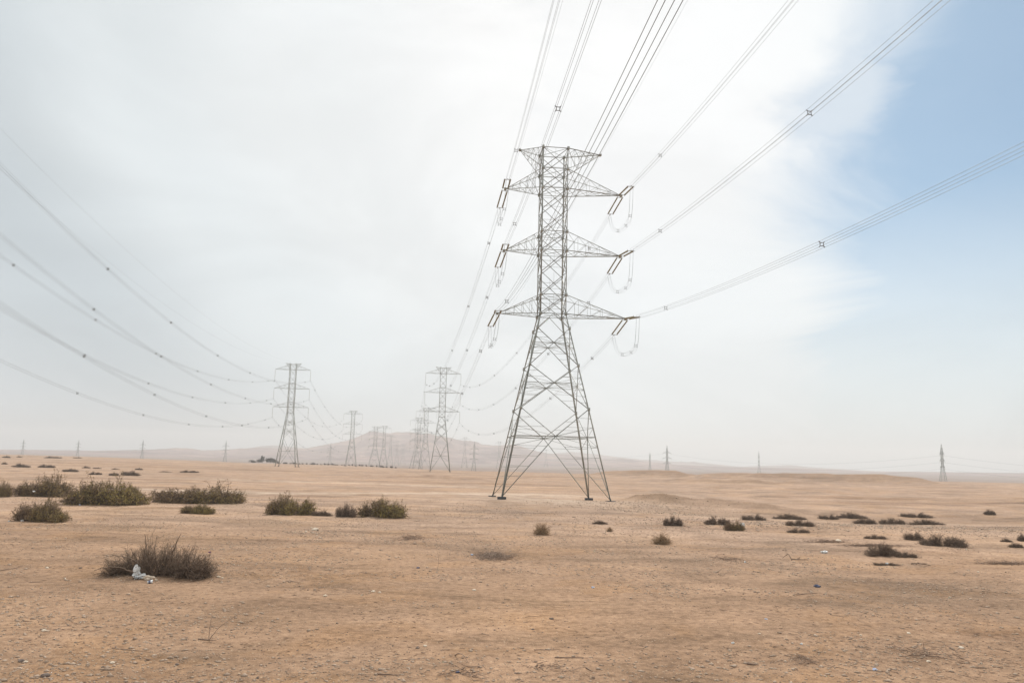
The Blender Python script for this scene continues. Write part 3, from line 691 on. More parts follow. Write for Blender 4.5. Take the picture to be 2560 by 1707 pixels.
# ------------------------------------------------------------------ shrubs
def tubes3(P, r):                                   # P (n,K,3), r (n,K): three-sided twigs
    n, K, _ = P.shape; t = np.gradient(P, axis=1); t /= np.linalg.norm(t, axis=2, keepdims=True) + 1e-9
    ref = np.array([.3, .2, .93]); a = np.cross(t, ref); a /= np.linalg.norm(a, axis=2, keepdims=True) + 1e-9; b = np.cross(a, t)
    th = np.arange(3) * 2 * math.pi / 3
    V = P[:, :, None] + r[:, :, None, None] * (a[:, :, None] * np.cos(th)[None, None, :, None] + b[:, :, None] * np.sin(th)[None, None, :, None])
    base = (np.arange(n)[:, None, None] * K + np.arange(K - 1)[None, :, None]) * 3; j = np.arange(3)[None, None]; j2 = (j + 1) % 3
    F = np.stack([base + 3 + j, base + 3 + j2, base + j2, base + j], -1).reshape(-1, 4)
    return V.reshape(-1, 3), F
def leaves(C, size, g):                             # small randomly turned leaf quads
    n = len(C); u = g.normal(size=(n, 3)); u /= np.linalg.norm(u, axis=1)[:, None]; v = np.cross(u, g.normal(size=(n, 3))); v /= np.linalg.norm(v, axis=1)[:, None]
    s = size * g.uniform(.5, 1.3, (n, 1)); V = np.stack([C - u * s, C - v * s * .45, C + u * s, C + v * s * .45], 1).reshape(-1, 3)
    return V, np.arange(n * 4).reshape(-1, 4)
def shrub_meshes(seed, w, h, dep, n_lobes, stems, tufts, leaf_n, leaf_s, twig_r=.006, spread=1.0, lean=0., lobes=None):
    g = np.random.default_rng(seed)
    cx = np.linspace(-w * .36, w * .36, n_lobes) + g.uniform(-.06, .06, n_lobes) * w if n_lobes > 1 else np.zeros(1)
    cy = g.uniform(-.2, .2, n_lobes) * dep; rx = g.uniform(.85, 1.3, n_lobes) * w * .5 / max(1, n_lobes * .45); rx = np.minimum(rx, w * .56 - abs(cx) * .85)
    hz = h * g.uniform(.58, .98, n_lobes) * (1 - .45 * (abs(cx) / (w * .5)) ** 2); hz[int(g.integers(n_lobes // 3, max(1, n_lobes - n_lobes // 3)))] = h
    if lobes is not None:
        cx, rx, hz = (np.array(q, float) for q in zip(*lobes))
    k = g.integers(0, n_lobes, stems); th = g.uniform(0, 2 * math.pi, stems); el = np.arcsin(g.uniform(.02, 1, stems) ** .9); rad = g.uniform(.55, 1.0, stems) ** .6
    # uneven outline: radial bumps
    bump = 1 + .24 * np.sin(th * 4 + seed + k * 1.7) * np.cos(el * 6 + k) + g.normal(0, .07, stems)
    E = np.stack([cx[k] + np.cos(el) * np.cos(th) * rx[k] * rad * bump + lean * np.sin(el), cy[k] + np.cos(el) * np.sin(th) * dep * .5 * rad * bump, np.maximum(.03, np.sin(el) * hz[k] * rad * bump)], 1)
    B = np.stack([cx[k] * .95 + g.normal(0, .30, stems) * rx[k], cy[k] * .7 + g.normal(0, .06, stems) * dep, np.zeros(stems) - .03], 1)
    M = (B + E) / 2 + np.stack([(E - B)[:, 0] * -.12, (E - B)[:, 1] * -.12, .22 * np.linalg.norm(E - B, axis=1)], 1) + g.normal(0, .05, (stems, 3)) * h
    K = 6; t = np.linspace(0, 1, K)[None, :, None]; P = (1 - t) ** 2 * B[:, None] + 2 * t * (1 - t) * M[:, None] + t * t * E[:, None]
    P[:, 1:-1] += g.normal(0, .018 * h, (stems, K - 2, 3)); P[:, :, 2] = np.maximum(P[:, :, 2], -.03)
    r = np.linspace(2.2, .8, K)[None] * twig_r * g.uniform(.7, 1.5, (stems, 1)); V1, F1 = tubes3(P, r)
    # side twigs
    n = stems * tufts; si = np.repeat(np.arange(stems), tufts); tt = g.uniform(.25, 1, n); f = tt * (K - 1); a = np.minimum(f.astype(int), K - 2); fr = (f - a)[:, None]
    S = P[si, a] * (1 - fr) + P[si, a + 1] * fr; dr = (P[si, a + 1] - P[si, a]); dr /= np.linalg.norm(dr, axis=1)[:, None] + 1e-9
    dv = dr * .45 + g.normal(0, .7, (n, 3)) + [0, 0, .12]; dv /= np.linalg.norm(dv, axis=1)[:, None]; ln = g.uniform(.06, .20, (n, 1)) * h * spread
    T = S + dv * ln; T[:, 2] = np.maximum(T[:, 2], .01); Mi = (S + T) / 2 + g.normal(0, .12, (n, 3)) * ln
    V2, F2 = tubes3(np.stack([S, Mi, T], 1), np.array([[1, .75, .4]]) * twig_r * .8 * np.ones((n, 1)))
    V = np.concatenate([V1, V2]); F = np.concatenate([F1, F2 + len(V1)])
    q = g.integers(0, n, leaf_n); LC = S[q] + (T - S)[q] * g.uniform(.3, 1.1, (leaf_n, 1)) + g.normal(0, .012, (leaf_n, 3)); LC[:, 2] = np.maximum(LC[:, 2], .01)
    LV, LF = leaves(LC, leaf_s, g)
    return (V, F), (LV, LF)
VAR = {}
def variant(kind, i):
    key = (kind, i)
    if key in VAR: return VAR[key]
    if kind == 'dry': s = shrub_meshes(100 + i, 3, .9, 1.6, 7, 560, 12, 7000, .020, .0050); ms = (M_stem, M_dry)
    elif kind == 'green': s = shrub_meshes(200 + i, 3, 1.0, 1.8, 7, 600, 13, 24000, .024, .0042); ms = (M_stem, M_green)
    elif kind == 'olive': s = shrub_meshes(300 + i, 3, 1.0, 1.8, 7, 600, 13, 24000, .024, .0042); ms = (M_stem, M_olive)
    else: s = shrub_meshes(400 + i, 1, .6, .8, 1, 220, 7, 700, .014, .004); ms = (M_tan, M_tan)
    (V, F), (LV, LF) = s
    VAR[key] = (np_mesh('stems', V, F, ms[0]), np_mesh('foliage', LV, LF, ms[1])); return VAR[key]
BASE = {'dry': (3, .9, 1.6), 'green': (3, 1.0, 1.8), 'olive': (3, 1.0, 1.8), 'tan': (1, .6, .8)}
def shrub(dx, dy, dw, dh, kind, i, label, group=None, ydep=None):
    """dx,dy centre and foot of the bush; dw,dh its size (pixels of the 2352-wide view)."""
    k = 2560 / 2352; P = gp(dx * k, dy * k); u = P[1] / FPX; w = dw * k * u; h = dh * k * u
    b = BASE[kind]; r = empty('shrub', P, random.uniform(-.25, .25)); e = u * 0
    dep = min(w * .7, max(h * 1.9, w * .4))
    r.location = (P[0], P[1] + dep * .42, gz(P[0], P[1] + dep * .42) - .02)
    r.scale = (w / b[0] * 1.02, dep / b[2], h / b[1] * 1.12)
    st, fo = variant(kind, i); add('stems', st, r); add('foliage', fo, r)
    tag(r, label, 'shrub', group); return r
GL, GR, GF = 'leafy shrubs on the left', 'low dark shrubs on the right', 'small far shrubs on the left'
for a in [(-9, 1142, 44, 40, 'olive', 0, 'dark shrub cut off by the left edge of the photo', GL),
    (82, 1141, 124, 47, 'olive', 1, 'large brown-green shrub, leftmost of the pair of big shrubs at the left', GL),
    (217, 1161, 182, 58, 'green', 0, 'biggest green-brown shrub at the left, overlapping the one behind it', GL),
    (290, 1138, 55, 24, 'green', 1, 'small bright green shrub peeking out behind the biggest left shrub', GL),
    (68, 1199, 127, 50, 'olive', 2, 'green-brown shrub with small litter at its foot near the left edge', GL),
    (445, 1157, 218, 47, 'olive', 3, 'very wide low shrub of several crowns between the left pylon and the biggest shrub', GL),
    (446, 1180, 84, 25, 'green', 2, 'small green shrub in front of the very wide shrub', GL),
    (653, 1183, 112, 46, 'green', 3, 'rounded olive shrub below the left pylon', GL),
    (733, 1185, 52, 14, 'dry', 0, 'low dead twig heap between two olive shrubs', GL),
    (790, 1188, 50, 34, 'dry', 1, 'round brown leafless shrub touching the olive shrub on its right', GL),
    (878, 1189, 128, 42, 'green', 4, 'olive green shrub, rightmost of the left row of shrubs', GL),
    (7, 1066, 14, 5, 'dry', 0, 'tiny dark shrub touching the left edge, below the skyline', GF), (44, 1073, 38, 9, 'dry', 2, 'small dark shrub low on the left plain, nearest the left edge', GF), (103, 1074, 37, 9, 'dry', 3, 'small dark shrub on the left plain, second from the left edge', GF),
    (157, 1083, 43, 8, 'dry', 1, 'low smooth dark shrub on the left plain above the biggest shrub', GF), (196, 1075, 19, 5, 'dry', 2, 'tiny dark shrub left of a flat twig patch on the left plain', GF), (220, 1076, 20, 3, 'dry', 0, 'flat twig patch on the left plain', GF),
    (216, 1090, 29, 8, 'dry', 3, 'small grey-brown shrub straight above the biggest left shrub', GF), (258, 1092, 24, 8, 'dry', 1, 'left half of the double dark shrub on the left plain', GF), (292, 1092, 44, 12, 'dry', 0, 'right taller half of the double dark shrub on the left plain', GF),
    (264, 1078, 16, 3, 'dry', 2, 'flat dark patch of twigs left of the tiny smooth shrub on the plain', GF), (317, 1079, 21, 5, 'dry', 1, 'tiny smooth dark shrub on the left plain, right of the flat patch', GF), (433, 1085, 43, 6, 'dry', 3, 'low long dark shrub on the left plain, rightmost of the far ones', GF),
    (378, 1084, 28, 2.5, 'dry', 2, 'barely raised line of twigs left of the low long shrub', GF), (254, 1122, 16, 4, 'dry', 0, 'tiny twig heap behind the small bright green shrub', GF), (12, 1051, 22, 5, 'dry', 1, 'dark flat shrub at the left edge on the crest', GF),
    (118, 1052, 42, 5, 'dry', 3, 'long flat dark shrub on the crest at the left', GF), (175, 1052, 20, 3, 'dry', 0, 'tiny flat dark shrub on the crest right of the long one', GF), (43, 1050, 14, 3, 'dry', 2, 'tiny twig clump on the crest near the left edge', GF),
    (1244, 1229, 42, 26, 'tan', 0, 'straw-brown tumbleweed ball below the near pylon', None), (1379, 1204, 32, 10, 'dry', 2, 'flat dark twig heap below the near pylon\'s right foot', GR), (1401, 1221, 17, 10, 'tan', 1, 'tiny straw tuft below the flat dark twig heap', None),
    (1547, 1208, 46, 26, 'dry', 1, 'rounded brown shrub with a trailing tail, first right of the near pylon', GR), (1523, 1251, 48, 24, 'tan', 2, 'straw-coloured dry bush right of the centre', None), (1655, 1206, 62, 22, 'dry', 3, 'dark shrub left behind the one with the yellow scrap', GR),
    (1690, 1219, 48, 23, 'olive', 0, 'green-brown shrub with a yellow-white scrap caught in it', GR), (1733, 1195, 58, 15, 'dry', 0, 'flat-topped dark shrub, leftmost of the far row on the right', GR), (1818, 1193, 68, 14, 'dry', 2, 'dark shrub in the far right row, straight above another', GR),
    (1840, 1209, 66, 17, 'dry', 1, 'dark shrub between the far row and a paler low one, right of centre', GR), (1840, 1224, 56, 12, 'dry', 3, 'paler low shrub below the two dark ones stacked above it', GR), (1905, 1193, 46, 11, 'dry', 0, 'short dark shrub in the far right row, touching a longer one', GR),
    (1962, 1191, 62, 14, 'dry', 2, 'longer dark shrub in the far row above the middle pair', GR), (1996, 1204, 60, 17, 'dry', 3, 'left one of the dark middle pair of shrubs at the right', GR), (2054, 1204, 63, 17, 'dry', 1, 'right one of the dark middle pair of shrubs at the right', GR),
    (2108, 1189, 72, 11, 'dry', 0, 'thin long shrub in the far right row, its right end', GR), (2136, 1205, 74, 14, 'dry', 2, 'long dark shrub right of the middle pair', GR), (2280, 1183, 28, 14, 'dry', 3, 'lone dark shrub on the bare slope at the right', GR),
    (2013, 1238, 56, 11, 'dry', 1, 'sparse low shrub above the white rock and trail at the right', GR), (2105, 1241, 44, 20, 'dry', 0, 'shrub just left of the widest dark shrub at the right', GR), (2186, 1257, 112, 30, 'dry', 3, 'widest dark shrub at the right side', GR),
    (2040, 1279, 76, 29, 'dry', 2, 'tangled dark bush with looping bare branches, nearest at the right', GR), (2085, 1281, 50, 14, 'dry', 1, 'low trailing right part beside the tangled bush', GR), (2040, 1299, 62, 7, 'dry', 0, 'flat twig mat below the tangled bush', GR),
    (2352, 1243, 22, 20, 'dry', 1, 'dark shrub cut off by the right edge, the upper one', GR), (2316, 1245, 23, 9, 'dry', 2, 'tiny dark shrub near the right edge', GR), (2342, 1258, 34, 13, 'dry', 3, 'low shrub at the right edge, the lower one', GR),
    ]:
    shrub(*a)
# the large bush in the left foreground, with its own shape
k = 2560 / 2352; P = gp(337 * k, 1333 * k)
big = empty('shrub', (P[0], P[1] + 1.25, gz(P[0], P[1] + 1.25) - .03)); tag(big, 'large dry brown bush in the left foreground with white litter at its foot', 'shrub')
(V, F), (LV, LF) = shrub_meshes(557, 4.85, 1.62, 2.6, 8, 820, 11, 9000, .013, .0055, lobes=[(-2.0, .50, .72), (-1.5, .62, 1.12), (-.95, .55, 1.30), (-.42, .50, 1.78), (.15, .52, 1.66), (.75, .55, 1.30), (1.35, .62, 1.48), (1.95, .58, 1.02)])
add('stems', np_mesh('stems', V, F, M_stem), big); add('foliage', np_mesh('foliage', LV, LF, M_dry), big)
mb = MB()
for a, b, c in (((-.3, -.4, .1), (-1.0, -.7, 1.1), (-1.75, -.9, .95)), ((-.2, -.3, .1), (-.5, -.5, 1.3), (-.55, -.6, 1.85)), ((.3, -.2, .1), (.7, -.5, 1.3), (.95, -.4, 1.9)), ((1.2, -.3, .1), (1.9, -.6, .9), (2.35, -.8, .9)), ((-.6, -.5, .1), (-1.5, -1.0, .7), (-2.3, -1.2, .35))):
    t = np.linspace(0, 1, 12)[:, None]; a, b, c = map(np.array, (a, b, c)); pts = (1 - t) ** 2 * a + 2 * t * (1 - t) * b + t * t * c; pts[1:-1] += rng.normal(0, .02, (10, 3)); mb.tube(pts, np.linspace(.035, .012, 12), 5)
mb.obj('branch', M_stem, big, True)

# ------------------------------------------------------------------ far trees and bush row
def blob_bush(seed, w, h, n=500, s=.35):
    g = np.random.default_rng(seed); kk = g.integers(0, 5, n); c = g.uniform(-.35, .35, 5) * w; hh = g.uniform(.5, 1, 5) * h
    v = g.normal(size=(n, 3)); v /= np.linalg.norm(v, axis=1)[:, None]; v *= g.uniform(.4, 1, (n, 1)) ** .5
    C = np.stack([c[kk] + v[:, 0] * w * .25, v[:, 1] * w * .25, hh[kk] * (.5 + .5 * v[:, 2])], 1); return leaves(C, s, g)
trunk_me = None
def far_plant(px, py, w, h, seed, name, label, cat, group, d=None, trunk=False):
    P = at(px, py, d); z = gz(P[0], P[1]); r = empty(name, (P[0], P[1], z - .1))
    key = ('blob', seed % 5, trunk)
    if key not in VAR: VAR[key] = np_mesh('foliage', *blob_bush(seed % 5 + 900, 1, 1, 420, .085), M_farbush)
    o = add('crown' if trunk else 'foliage', VAR[key], r); o.scale = (w, w, h); o.location = (0, 0, h * .25 if trunk else 0)
    mb = MB(); mb.tube([(0, 0, 0), (.03 * w, 0, h * .5), (0, 0, h * .85)], [.12, .09, .04], 5); mb.obj('trunk' if trunk else 'stems', M_stem, r)
    tag(r, label, cat, group)
for i, (px, w, h, lab) in enumerate([(632, 8, 3.0, 'low leftmost tree of the far dark clump by the left pylon'), (646, 9, 4.2, 'rounded tree in the left part of the far dark clump'), (657, 5, 8.0, 'tallest pointed tree of the far dark clump'), (667, 9, 5.2, 'broad tree right of the tallest one in the far clump'),
        (675, 9, 5.6, 'tree in the right part of the far dark clump'), (684, 9, 4.2, 'rightmost tree of the far dark clump')]):
    far_plant(px, 1151 + (px - 640) * .02, w, h, i, 'tree', lab, 'tree', 'far clump of trees', 800, True)
for i in range(34):
    px = 698 + i * 8.7 + random.uniform(-3, 3); py = 1158 + (px - 700) * .025
    far_plant(px, py, random.uniform(2.4, 4.6), random.uniform(1.3, 2.6), 10 + i, 'bush', 'dark far bush in the row at the edge of the plain before the hill', 'bush', 'row of far bushes', float(np.interp(px, EX, ED)) * .985 + random.uniform(-5, 3))

# ------------------------------------------------------------------ stones, gravel, debris
def rocks(C, S, g, flat=.55):                       # small angular stones, cut octahedra
    n = len(C); base = np.array([[1, 0, 0], [0, 1, 0], [-1, 0, 0], [0, -1, 0], [0, 0, 1], [0, 0, -1.]])
    V = base[None] * (1 + g.normal(0, .22, (n, 6, 1))) + g.normal(0, .12, (n, 6, 3)); th = g.uniform(0, 6.28, n); c, s = np.cos(th)[:, None], np.sin(th)[:, None]
    V[:, :, 0] *= g.uniform(.7, 1.4, (n, 1)); V[:, :, 2] *= flat
    X = V[:, :, 0] * c - V[:, :, 1] * s; Y = V[:, :, 0] * s + V[:, :, 1] * c; V = np.stack([X, Y, V[:, :, 2]], -1) * S[:, None, None] + C[:, None]
    F = np.array([[0, 1, 4], [1, 2, 4], [2, 3, 4], [3, 0, 4], [1, 0, 5], [2, 1, 5], [3, 2, 5], [0, 3, 5]])
    return V.reshape(-1, 3), (F[None] + np.arange(n)[:, None, None] * 6).reshape(-1, 3)
def scatter(n, dmin, dmax, g, clump=.5, seed=70):
    th = g.uniform(-38, 38, n * 3) * math.pi / 180; d = dmin * (dmax / dmin) ** (g.uniform(0, 1, n * 3) ** .9); x = d * np.sin(th); y = d * np.cos(th)
    m = vn(x / 3.2, y / 2.4, seed) + .8 * vn(x / 14, y / 10, seed + 1) + g.uniform(-.5, .5, n * 3) * (1 - clump) * 2
    k = np.argsort(-m)[:n]; return x[k], y[k], d[k]
g = np.random.default_rng(31)
x, y, d = scatter(30000, 14, 110, g, .66); s = g.lognormal(-4.05, .50, len(x)) * (1 + d / 55); s = np.minimum(s, .085)
def patch(px, py, sx, sy, n, m):                     # a local spill of stones
    P = gp(px, py); a = P[0] + g.normal(0, sx, n); b = P[1] + g.normal(0, sy, n); return a, b, np.hypot(a, b), g.lognormal(m, .45, n)
for q in (patch(600 + 640 * .2976, 1180 + 500 * .2976, 1.3, 1.4, 260, -3.2), patch(600 + 900 * .2976, 1180 + 535 * .2976, 2.6, 1.6, 420, -3.3), patch(600 + 1260 * .2976, 1180 + 585 * .2976, 1.2, 1.2, 120, -3.4),
          patch(1500 + 260 * .4507, 1080 + 435 * .4507, 5, 4.5, 1500, -2.9), patch(1500 + 320 * .4507, 1080 + 400 * .4507, 6, 4, 700, -2.8), patch(1500 + 1400 * .4507, 1080 + 520 * .4507, 16, 5, 2600, -2.95), patch(1500 + 1900 * .4507, 1080 + 530 * .4507, 14, 6, 1800, -2.95),
          patch(1700 + 1650 * .36565, 1300 + 600 * .36565, 2.0, 2.6, 500, -3.5), patch(1700 + 1900 * .36565, 1300 + 900 * .36565, 1.5, 1.2, 300, -3.8), patch(300, 1235, 8, 3, 500, -3.1), patch(1060, 1270, 6, 2.5, 400, -3.1), patch(40, 1690, .8, .6, 120, -3.7)):
    x = np.concatenate([x, q[0]]); y = np.concatenate([y, q[1]]); d = np.concatenate([d, q[2]]); s = np.concatenate([s, q[3]])
V, F = rocks(np.stack([x, y, ground_z(x, y) + s * .12], 1), s, g); tag(add('gravel', np_mesh('gravel', V, F, M_grav)), 'pale gravel and pebbles scattered over the sand', 'gravel', kind='stuff')
x, y, d = scatter(8500, 14, 95, g, .58, 75); s = g.uniform(.02, .07, len(x)) * (1 + d / 70); th = g.uniform(0, 6.28, len(x)); z = ground_z(x, y) + .012
u = np.stack([np.cos(th), np.sin(th), g.normal(0, .08, len(x))], 1) * s[:, None]; C = np.stack([x, y, z], 1); bend = g.normal(0, .25, (len(x), 3)) * s[:, None] * [1, 1, .2]
V, F = tubes3(np.stack([C - u, C + bend, C + u], 1), np.array([[.5, 1, .4]]) * g.uniform(.004, .012, (len(x), 1)))
tag(add('twig_litter', np_mesh('twig_litter', V, F, M_debris)), 'dark bits of twig and bark strewn on the sand', 'twigs', kind='stuff')
x, y, d = scatter(3500, 14, 85, g, .7, 78); s = g.lognormal(-3.9, .4, len(x)); V, F = rocks(np.stack([x, y, ground_z(x, y)], 1), s, g, .6)
tag(add('dark_pebbles', np_mesh('dark_pebbles', V, F, M_drock)), 'dark brown pebbles scattered over the sand', 'pebbles', kind='stuff')

def stone(px, py, r, mat, label, cat='stone', group=None, seed=0, flat=.6):
    import bmesh
    P = gp(px, py); bm = bmesh.new(); bmesh.ops.create_icosphere(bm, subdivisions=2, radius=1); g = np.random.default_rng(seed + int(px))
    o = g.uniform(-9, 9, 3)
    for v in bm.verts:
        c = v.co.copy(); q = 1 + .55 * float(vn(c.x * 1.3 + o[0], c.y * 1.3 + c.z + o[1], 5)); v.co = Vector((c.x * q * 1.25, c.y * q, c.z * q * flat)) * r
    me = bpy.data.meshes.new('stone'); bm.to_mesh(me); bm.free(); me.materials.append(mat)
    ob = add('stone', me); ob.location = (P[0], P[1], P[2] + r * flat * .45); ob.rotation_euler = (0, 0, g.uniform(0, 6)); tag(ob, label, cat, group); return ob
K1 = 2560 / 2352; z3 = lambda X, Y: (X * .36565, 1300 + Y * .36565); z4 = lambda X, Y: (860 + X * .36565, 1300 + Y * .36565); z5 = lambda X, Y: (1700 + X * .36565, 1300 + Y * .36565); z1 = lambda X, Y: (1500 + X * .4507, 1080 + Y * .4507)
g5 = lambda X, Y: (600 + X * .2976, 1180 + Y * .2976)
for (p, r, m, lab) in [(g5(628, 488), .22, M_rock, 'largest pale rock of the white stone patch left of centre'), (g5(553, 503), .09, M_rock, 'round pale stone left of the largest one in the white patch'), (g5(600, 470), .08, M_rock, 'small pale stone behind the largest one in the white patch'),
        (g5(648, 533), .06, M_rock, 'small pale stone in front of the white patch'), (z5(1083, 148), .24, M_rock, 'pale rock in the dry trail at the right, above the tangled bush'), (z4(200, 490), .075, M_rock, 'left one of two pale stones side by side in the middle foreground'),
        (z4(243, 495), .06, M_rock, 'right one of two pale stones side by side in the middle foreground'), (z4(888, 480), .075, M_rock, 'lone pale stone left of the centre foreground'), (z4(555, 862), .055, M_rock, 'pale flat stone near the bottom, left of the centre'),
        (z4(1418, 675), .06, M_drock, 'lone dark stone in the centre foreground'), (z3(310, 1068), .09, M_drock, 'dark stone at the bottom left'), (z3(145, 965), .07, M_drock, 'dark stone with a pale one beside it near the bottom left corner'),
        (z3(175, 970), .05, M_rock, 'pale stone beside the dark one near the bottom left corner'), (z3(1495, 390), .075, M_rock, 'pale stone at the right end of the large foreground bush'), (z3(1520, 397), .05, M_rock, 'small pale stone next to the one at the large bush\'s right end'),
        (z3(320, 328), .07, M_rock, 'pale stone at the left, above a thin stick'), (z3(550, 328), .06, M_drock, 'dark stone left of the large foreground bush'), (z3(768, 978), .06, M_rock, 'pale stone near the bottom left, right of a curved stick'),
        (z3(1210, 988), .05, M_drock, 'dark stone near the bottom, left of centre'), (z3(2225, 520), .08, M_rock, 'pale jagged stone left of the middle foreground'), (z3(300, 758), .07, M_rock, 'flat pale stone at the left foreground'),
        (z5(543, 778), .045, M_rock, 'small whitish stone right of the middle foreground'), (z5(1565, 775), .06, M_rock, 'pinkish pale stone at the right foreground'), (z5(1922, 875), .07, M_rock, 'long yellowish stone near the right edge'),
        (z5(1700, 968), .06, M_rock, 'yellow pale stone near the bottom right'), (z5(1235, 788), .045, M_rock, 'yellowish small stone in the right foreground'), (z5(2038, 355), .06, M_rock, 'pale yellow stone at the right, beyond the foreground')]:
    stone(*p, r, m, lab)

# bare sticks
def stick(p, q, r, label, mat=None, arch=0., wig=.03, sub=0, cat='stick'):
    A = gp(*p); B = gp(*q); n = 14; t = np.linspace(0, 1, n); P = A * (1 - t)[:, None] + B * t[:, None]; L = np.linalg.norm(B - A); g = np.random.default_rng(int(p[0] * 7))
    P[:, :2] += np.cumsum(g.normal(0, wig * L / 4, (n, 2)), 0) * np.sin(t * math.pi)[:, None]
    P[:, 2] = ground_z(P[:, 0], P[:, 1]) + r * .8 + arch * L * np.sin(t * math.pi)
    mb = MB(); mb.tube(P - P[0], np.linspace(r, r * .35, n), 6)
    for k in range(sub):
        i = g.integers(3, n - 2); dv = (P[i + 1] - P[i]) * 2 + g.normal(0, .12, 3) * L + [0, 0, .06 * L]; mb.tube([P[i] - P[0], P[i] + dv * .6 - P[0], P[i] + dv - P[0] + [0, 0, -.02]], [r * .6, r * .4, r * .2], 5)
    o = mb.obj('stick', mat or M_debris, None, True); o.location = tuple(P[0]); tag(o, label, cat); return o
for a in [(z3(765, 878), z3(1020, 903), .014, 'long wavy stick at the lower left'), (z3(1355, 815), z3(1480, 825), .022, 'dark stick at the foot of the arching bare twig'), (z3(195, 428), z3(295, 425), .012, 'short straight stick at the left, below the pale stone'),
        (z3(0, 345), z3(130, 325), .02, 'stick cut off by the left edge'), (z3(1985, 418), z3(2055, 424), .018, 'short stick right of the large foreground bush, the upper one'), (z3(2050, 478), z3(2092, 468), .015, 'short stick below another one, right of the large bush'),
        (z3(1000, 955), z3(1030, 960), .03, 'stubby dark stick at the bottom left'), (z3(145, 690), z3(230, 690), .014, 'reddish short stick at the left'), (z3(1755, 862), z3(1805, 848), .01, 'thin slanted stick at the lower left, right of the arching twig'),
        (z4(1300, 888), z4(1480, 882), .013, 'thin stick above a longer wavy one in the bottom centre'), (z4(1440, 940), z4(1640, 942), .017, 'longer wavy stick at the bottom centre'), (z4(210, 1052), z4(385, 1062), .02, 'forked dark stick at the bottom, left of centre'),
        (z4(115, 358), z4(210, 370), .014, 'straight stick in the left middle ground'), (z4(940, 775), z4(1005, 795), .010, 'thin dark stick in the centre foreground'), (z4(1250, 660), z4(1385, 652), .008, 'thin pale stick beside the lone dark stone'),
        (z4(1655, 1010), z4(1700, 1035), .02, 'bent dark stick at the bottom right of centre'), (z5(458, 985), z5(538, 994), .035, 'thick dark stick at the bottom right of centre'), (z5(1025, 647), z5(1140, 662), .010, 'thin straight stick in the right foreground'),
        (z5(270, 612), z5(325, 618), .014, 'short brown stick right of the centre foreground'), (z5(2065, 500), z5(2125, 488), .012, 'short stick near the right edge'), (z5(800, 512), z5(970, 498), .02, 'dark root lying right of the centre'),
        (z4(1095, 540), z4(1140, 541), .012, 'tiny dark stick in the centre'), (z5(1280, 1028), z5(1450, 1032), .010, 'thin stick under the pale blue scrap at the bottom right'), (z5(2105, 640), z5(2170, 665), .012, 'crooked twig near the right edge')]:
    stick(*a)
stick(z5(760, 268), z5(875, 273), .035, 'bare crooked branch with raised tip, right of centre', M_stem, .0, .05, 2, 'branch')
stick(z5(765, 276), z5(700, 262), .03, 'raised hooked end piece of the crooked branch', M_stem, .30, .05, 0, 'branch')
stick(z5(1580, 300), z5(1715, 314), .04, 'long dark bare branch below the tangled bush', M_stem, .05, .08, 3, 'branch')
stick(z4(760, 925), z4(845, 975), .016, 'hooked root curl at the bottom centre', M_debris, .15, .10)
# upright bare twigs
def twig_plant(p, stems, label, mat=None):
    A = gp(*p); r = empty('bare_twig_plant', A); tag(r, label, 'twig plant')
    for s in stems:
        P = np.array([(0, 0, -.03)] + [tuple(q) for q in s], float); t = np.linspace(0, 1, 16); u = np.linspace(0, 1, len(P))
        Q = np.stack([np.interp(t, u, P[:, k]) for k in range(3)], 1)
        for _ in range(3): Q[1:-1] = (Q[:-2] + 2 * Q[1:-1] + Q[2:]) / 4
        mb = MB(); mb.tube(Q, np.linspace(.010, .004, 16), 5); mb.obj('stem', mat or M_dry, r, True)
twig_plant(z3(1425, 820), [[(.25, 0, .35), (.75, .05, .72), (1.2, .1, .85)], [(0, .05, .4), (.02, .1, .75)], [(.1, 0, .15), (.28, -.05, .28)]], 'arching bare twig rising from a dark stick in the left foreground')
twig_plant(z4(638, 340), [[(.05, 0, .35), (.03, 0, .7), (-.08, 0, .95)]], 'single thin upright twig left of the centre')
twig_plant(g5(80, 450), [[(-.05, 0, .5), (-.25, 0, 1.1)]], 'leaning upright twig left of the white stone patch')
twig_plant(g5(1155, 455), [[(0, 0, .5), (-.05, 0, 1.2)], [(.2, 0, .2), (.45, 0, .25)], [(-.2, 0, .2), (-.4, 0, .3)]], 'small branched twig in front of the olive shrub row\'s right end')
twig_plant(z3(545, 130), [[(.2, 0, .35), (.5, 0, .6)], [(-.3, 0, .2), (-.6, 0, .25)], [(.3, 0, .1), (.8, 0, .12)]], 'flat dead twig plant in the left middle ground')
twig_plant(z3(1785, 150), [[(.02, 0, .3), (.0, 0, .75)], [(-.12, 0, .2), (-.2, 0, .4)]], 'two thin stalks beside a dark scrap, right of the large bush')

# flat piles of dead twigs
def twig_mat(p, w, dep, n, label, seed, mat=None, hh=.12):
    A = gp(*p); g = np.random.default_rng(seed); c = np.stack([g.normal(0, w * .25, n), g.normal(0, dep * .3, n), np.abs(g.normal(0, hh, n)) * .6], 1); th = g.normal(0, .7, n); l = g.uniform(.06, .28, n)
    u = np.stack([np.cos(th) * l, np.sin(th) * l, g.normal(0, .05, n)], 1); bz = g.normal(0, .05, (n, 3)); Q = np.stack([c - u, c + bz, c + u], 1)
    Q[:, :, 2] = np.maximum(Q[:, :, 2], .01) + (ground_z(Q[:, :, 0] + A[0], Q[:, :, 1] + A[1]) - A[2])
    V, F = tubes3(Q, np.array([[.8, 1, .5]]) * g.uniform(.004, .012, (n, 1))); o = add('twig_pile', np_mesh('twig_pile', V, F, mat or M_debris)); o.location = tuple(A); tag(o, label, 'twig pile')
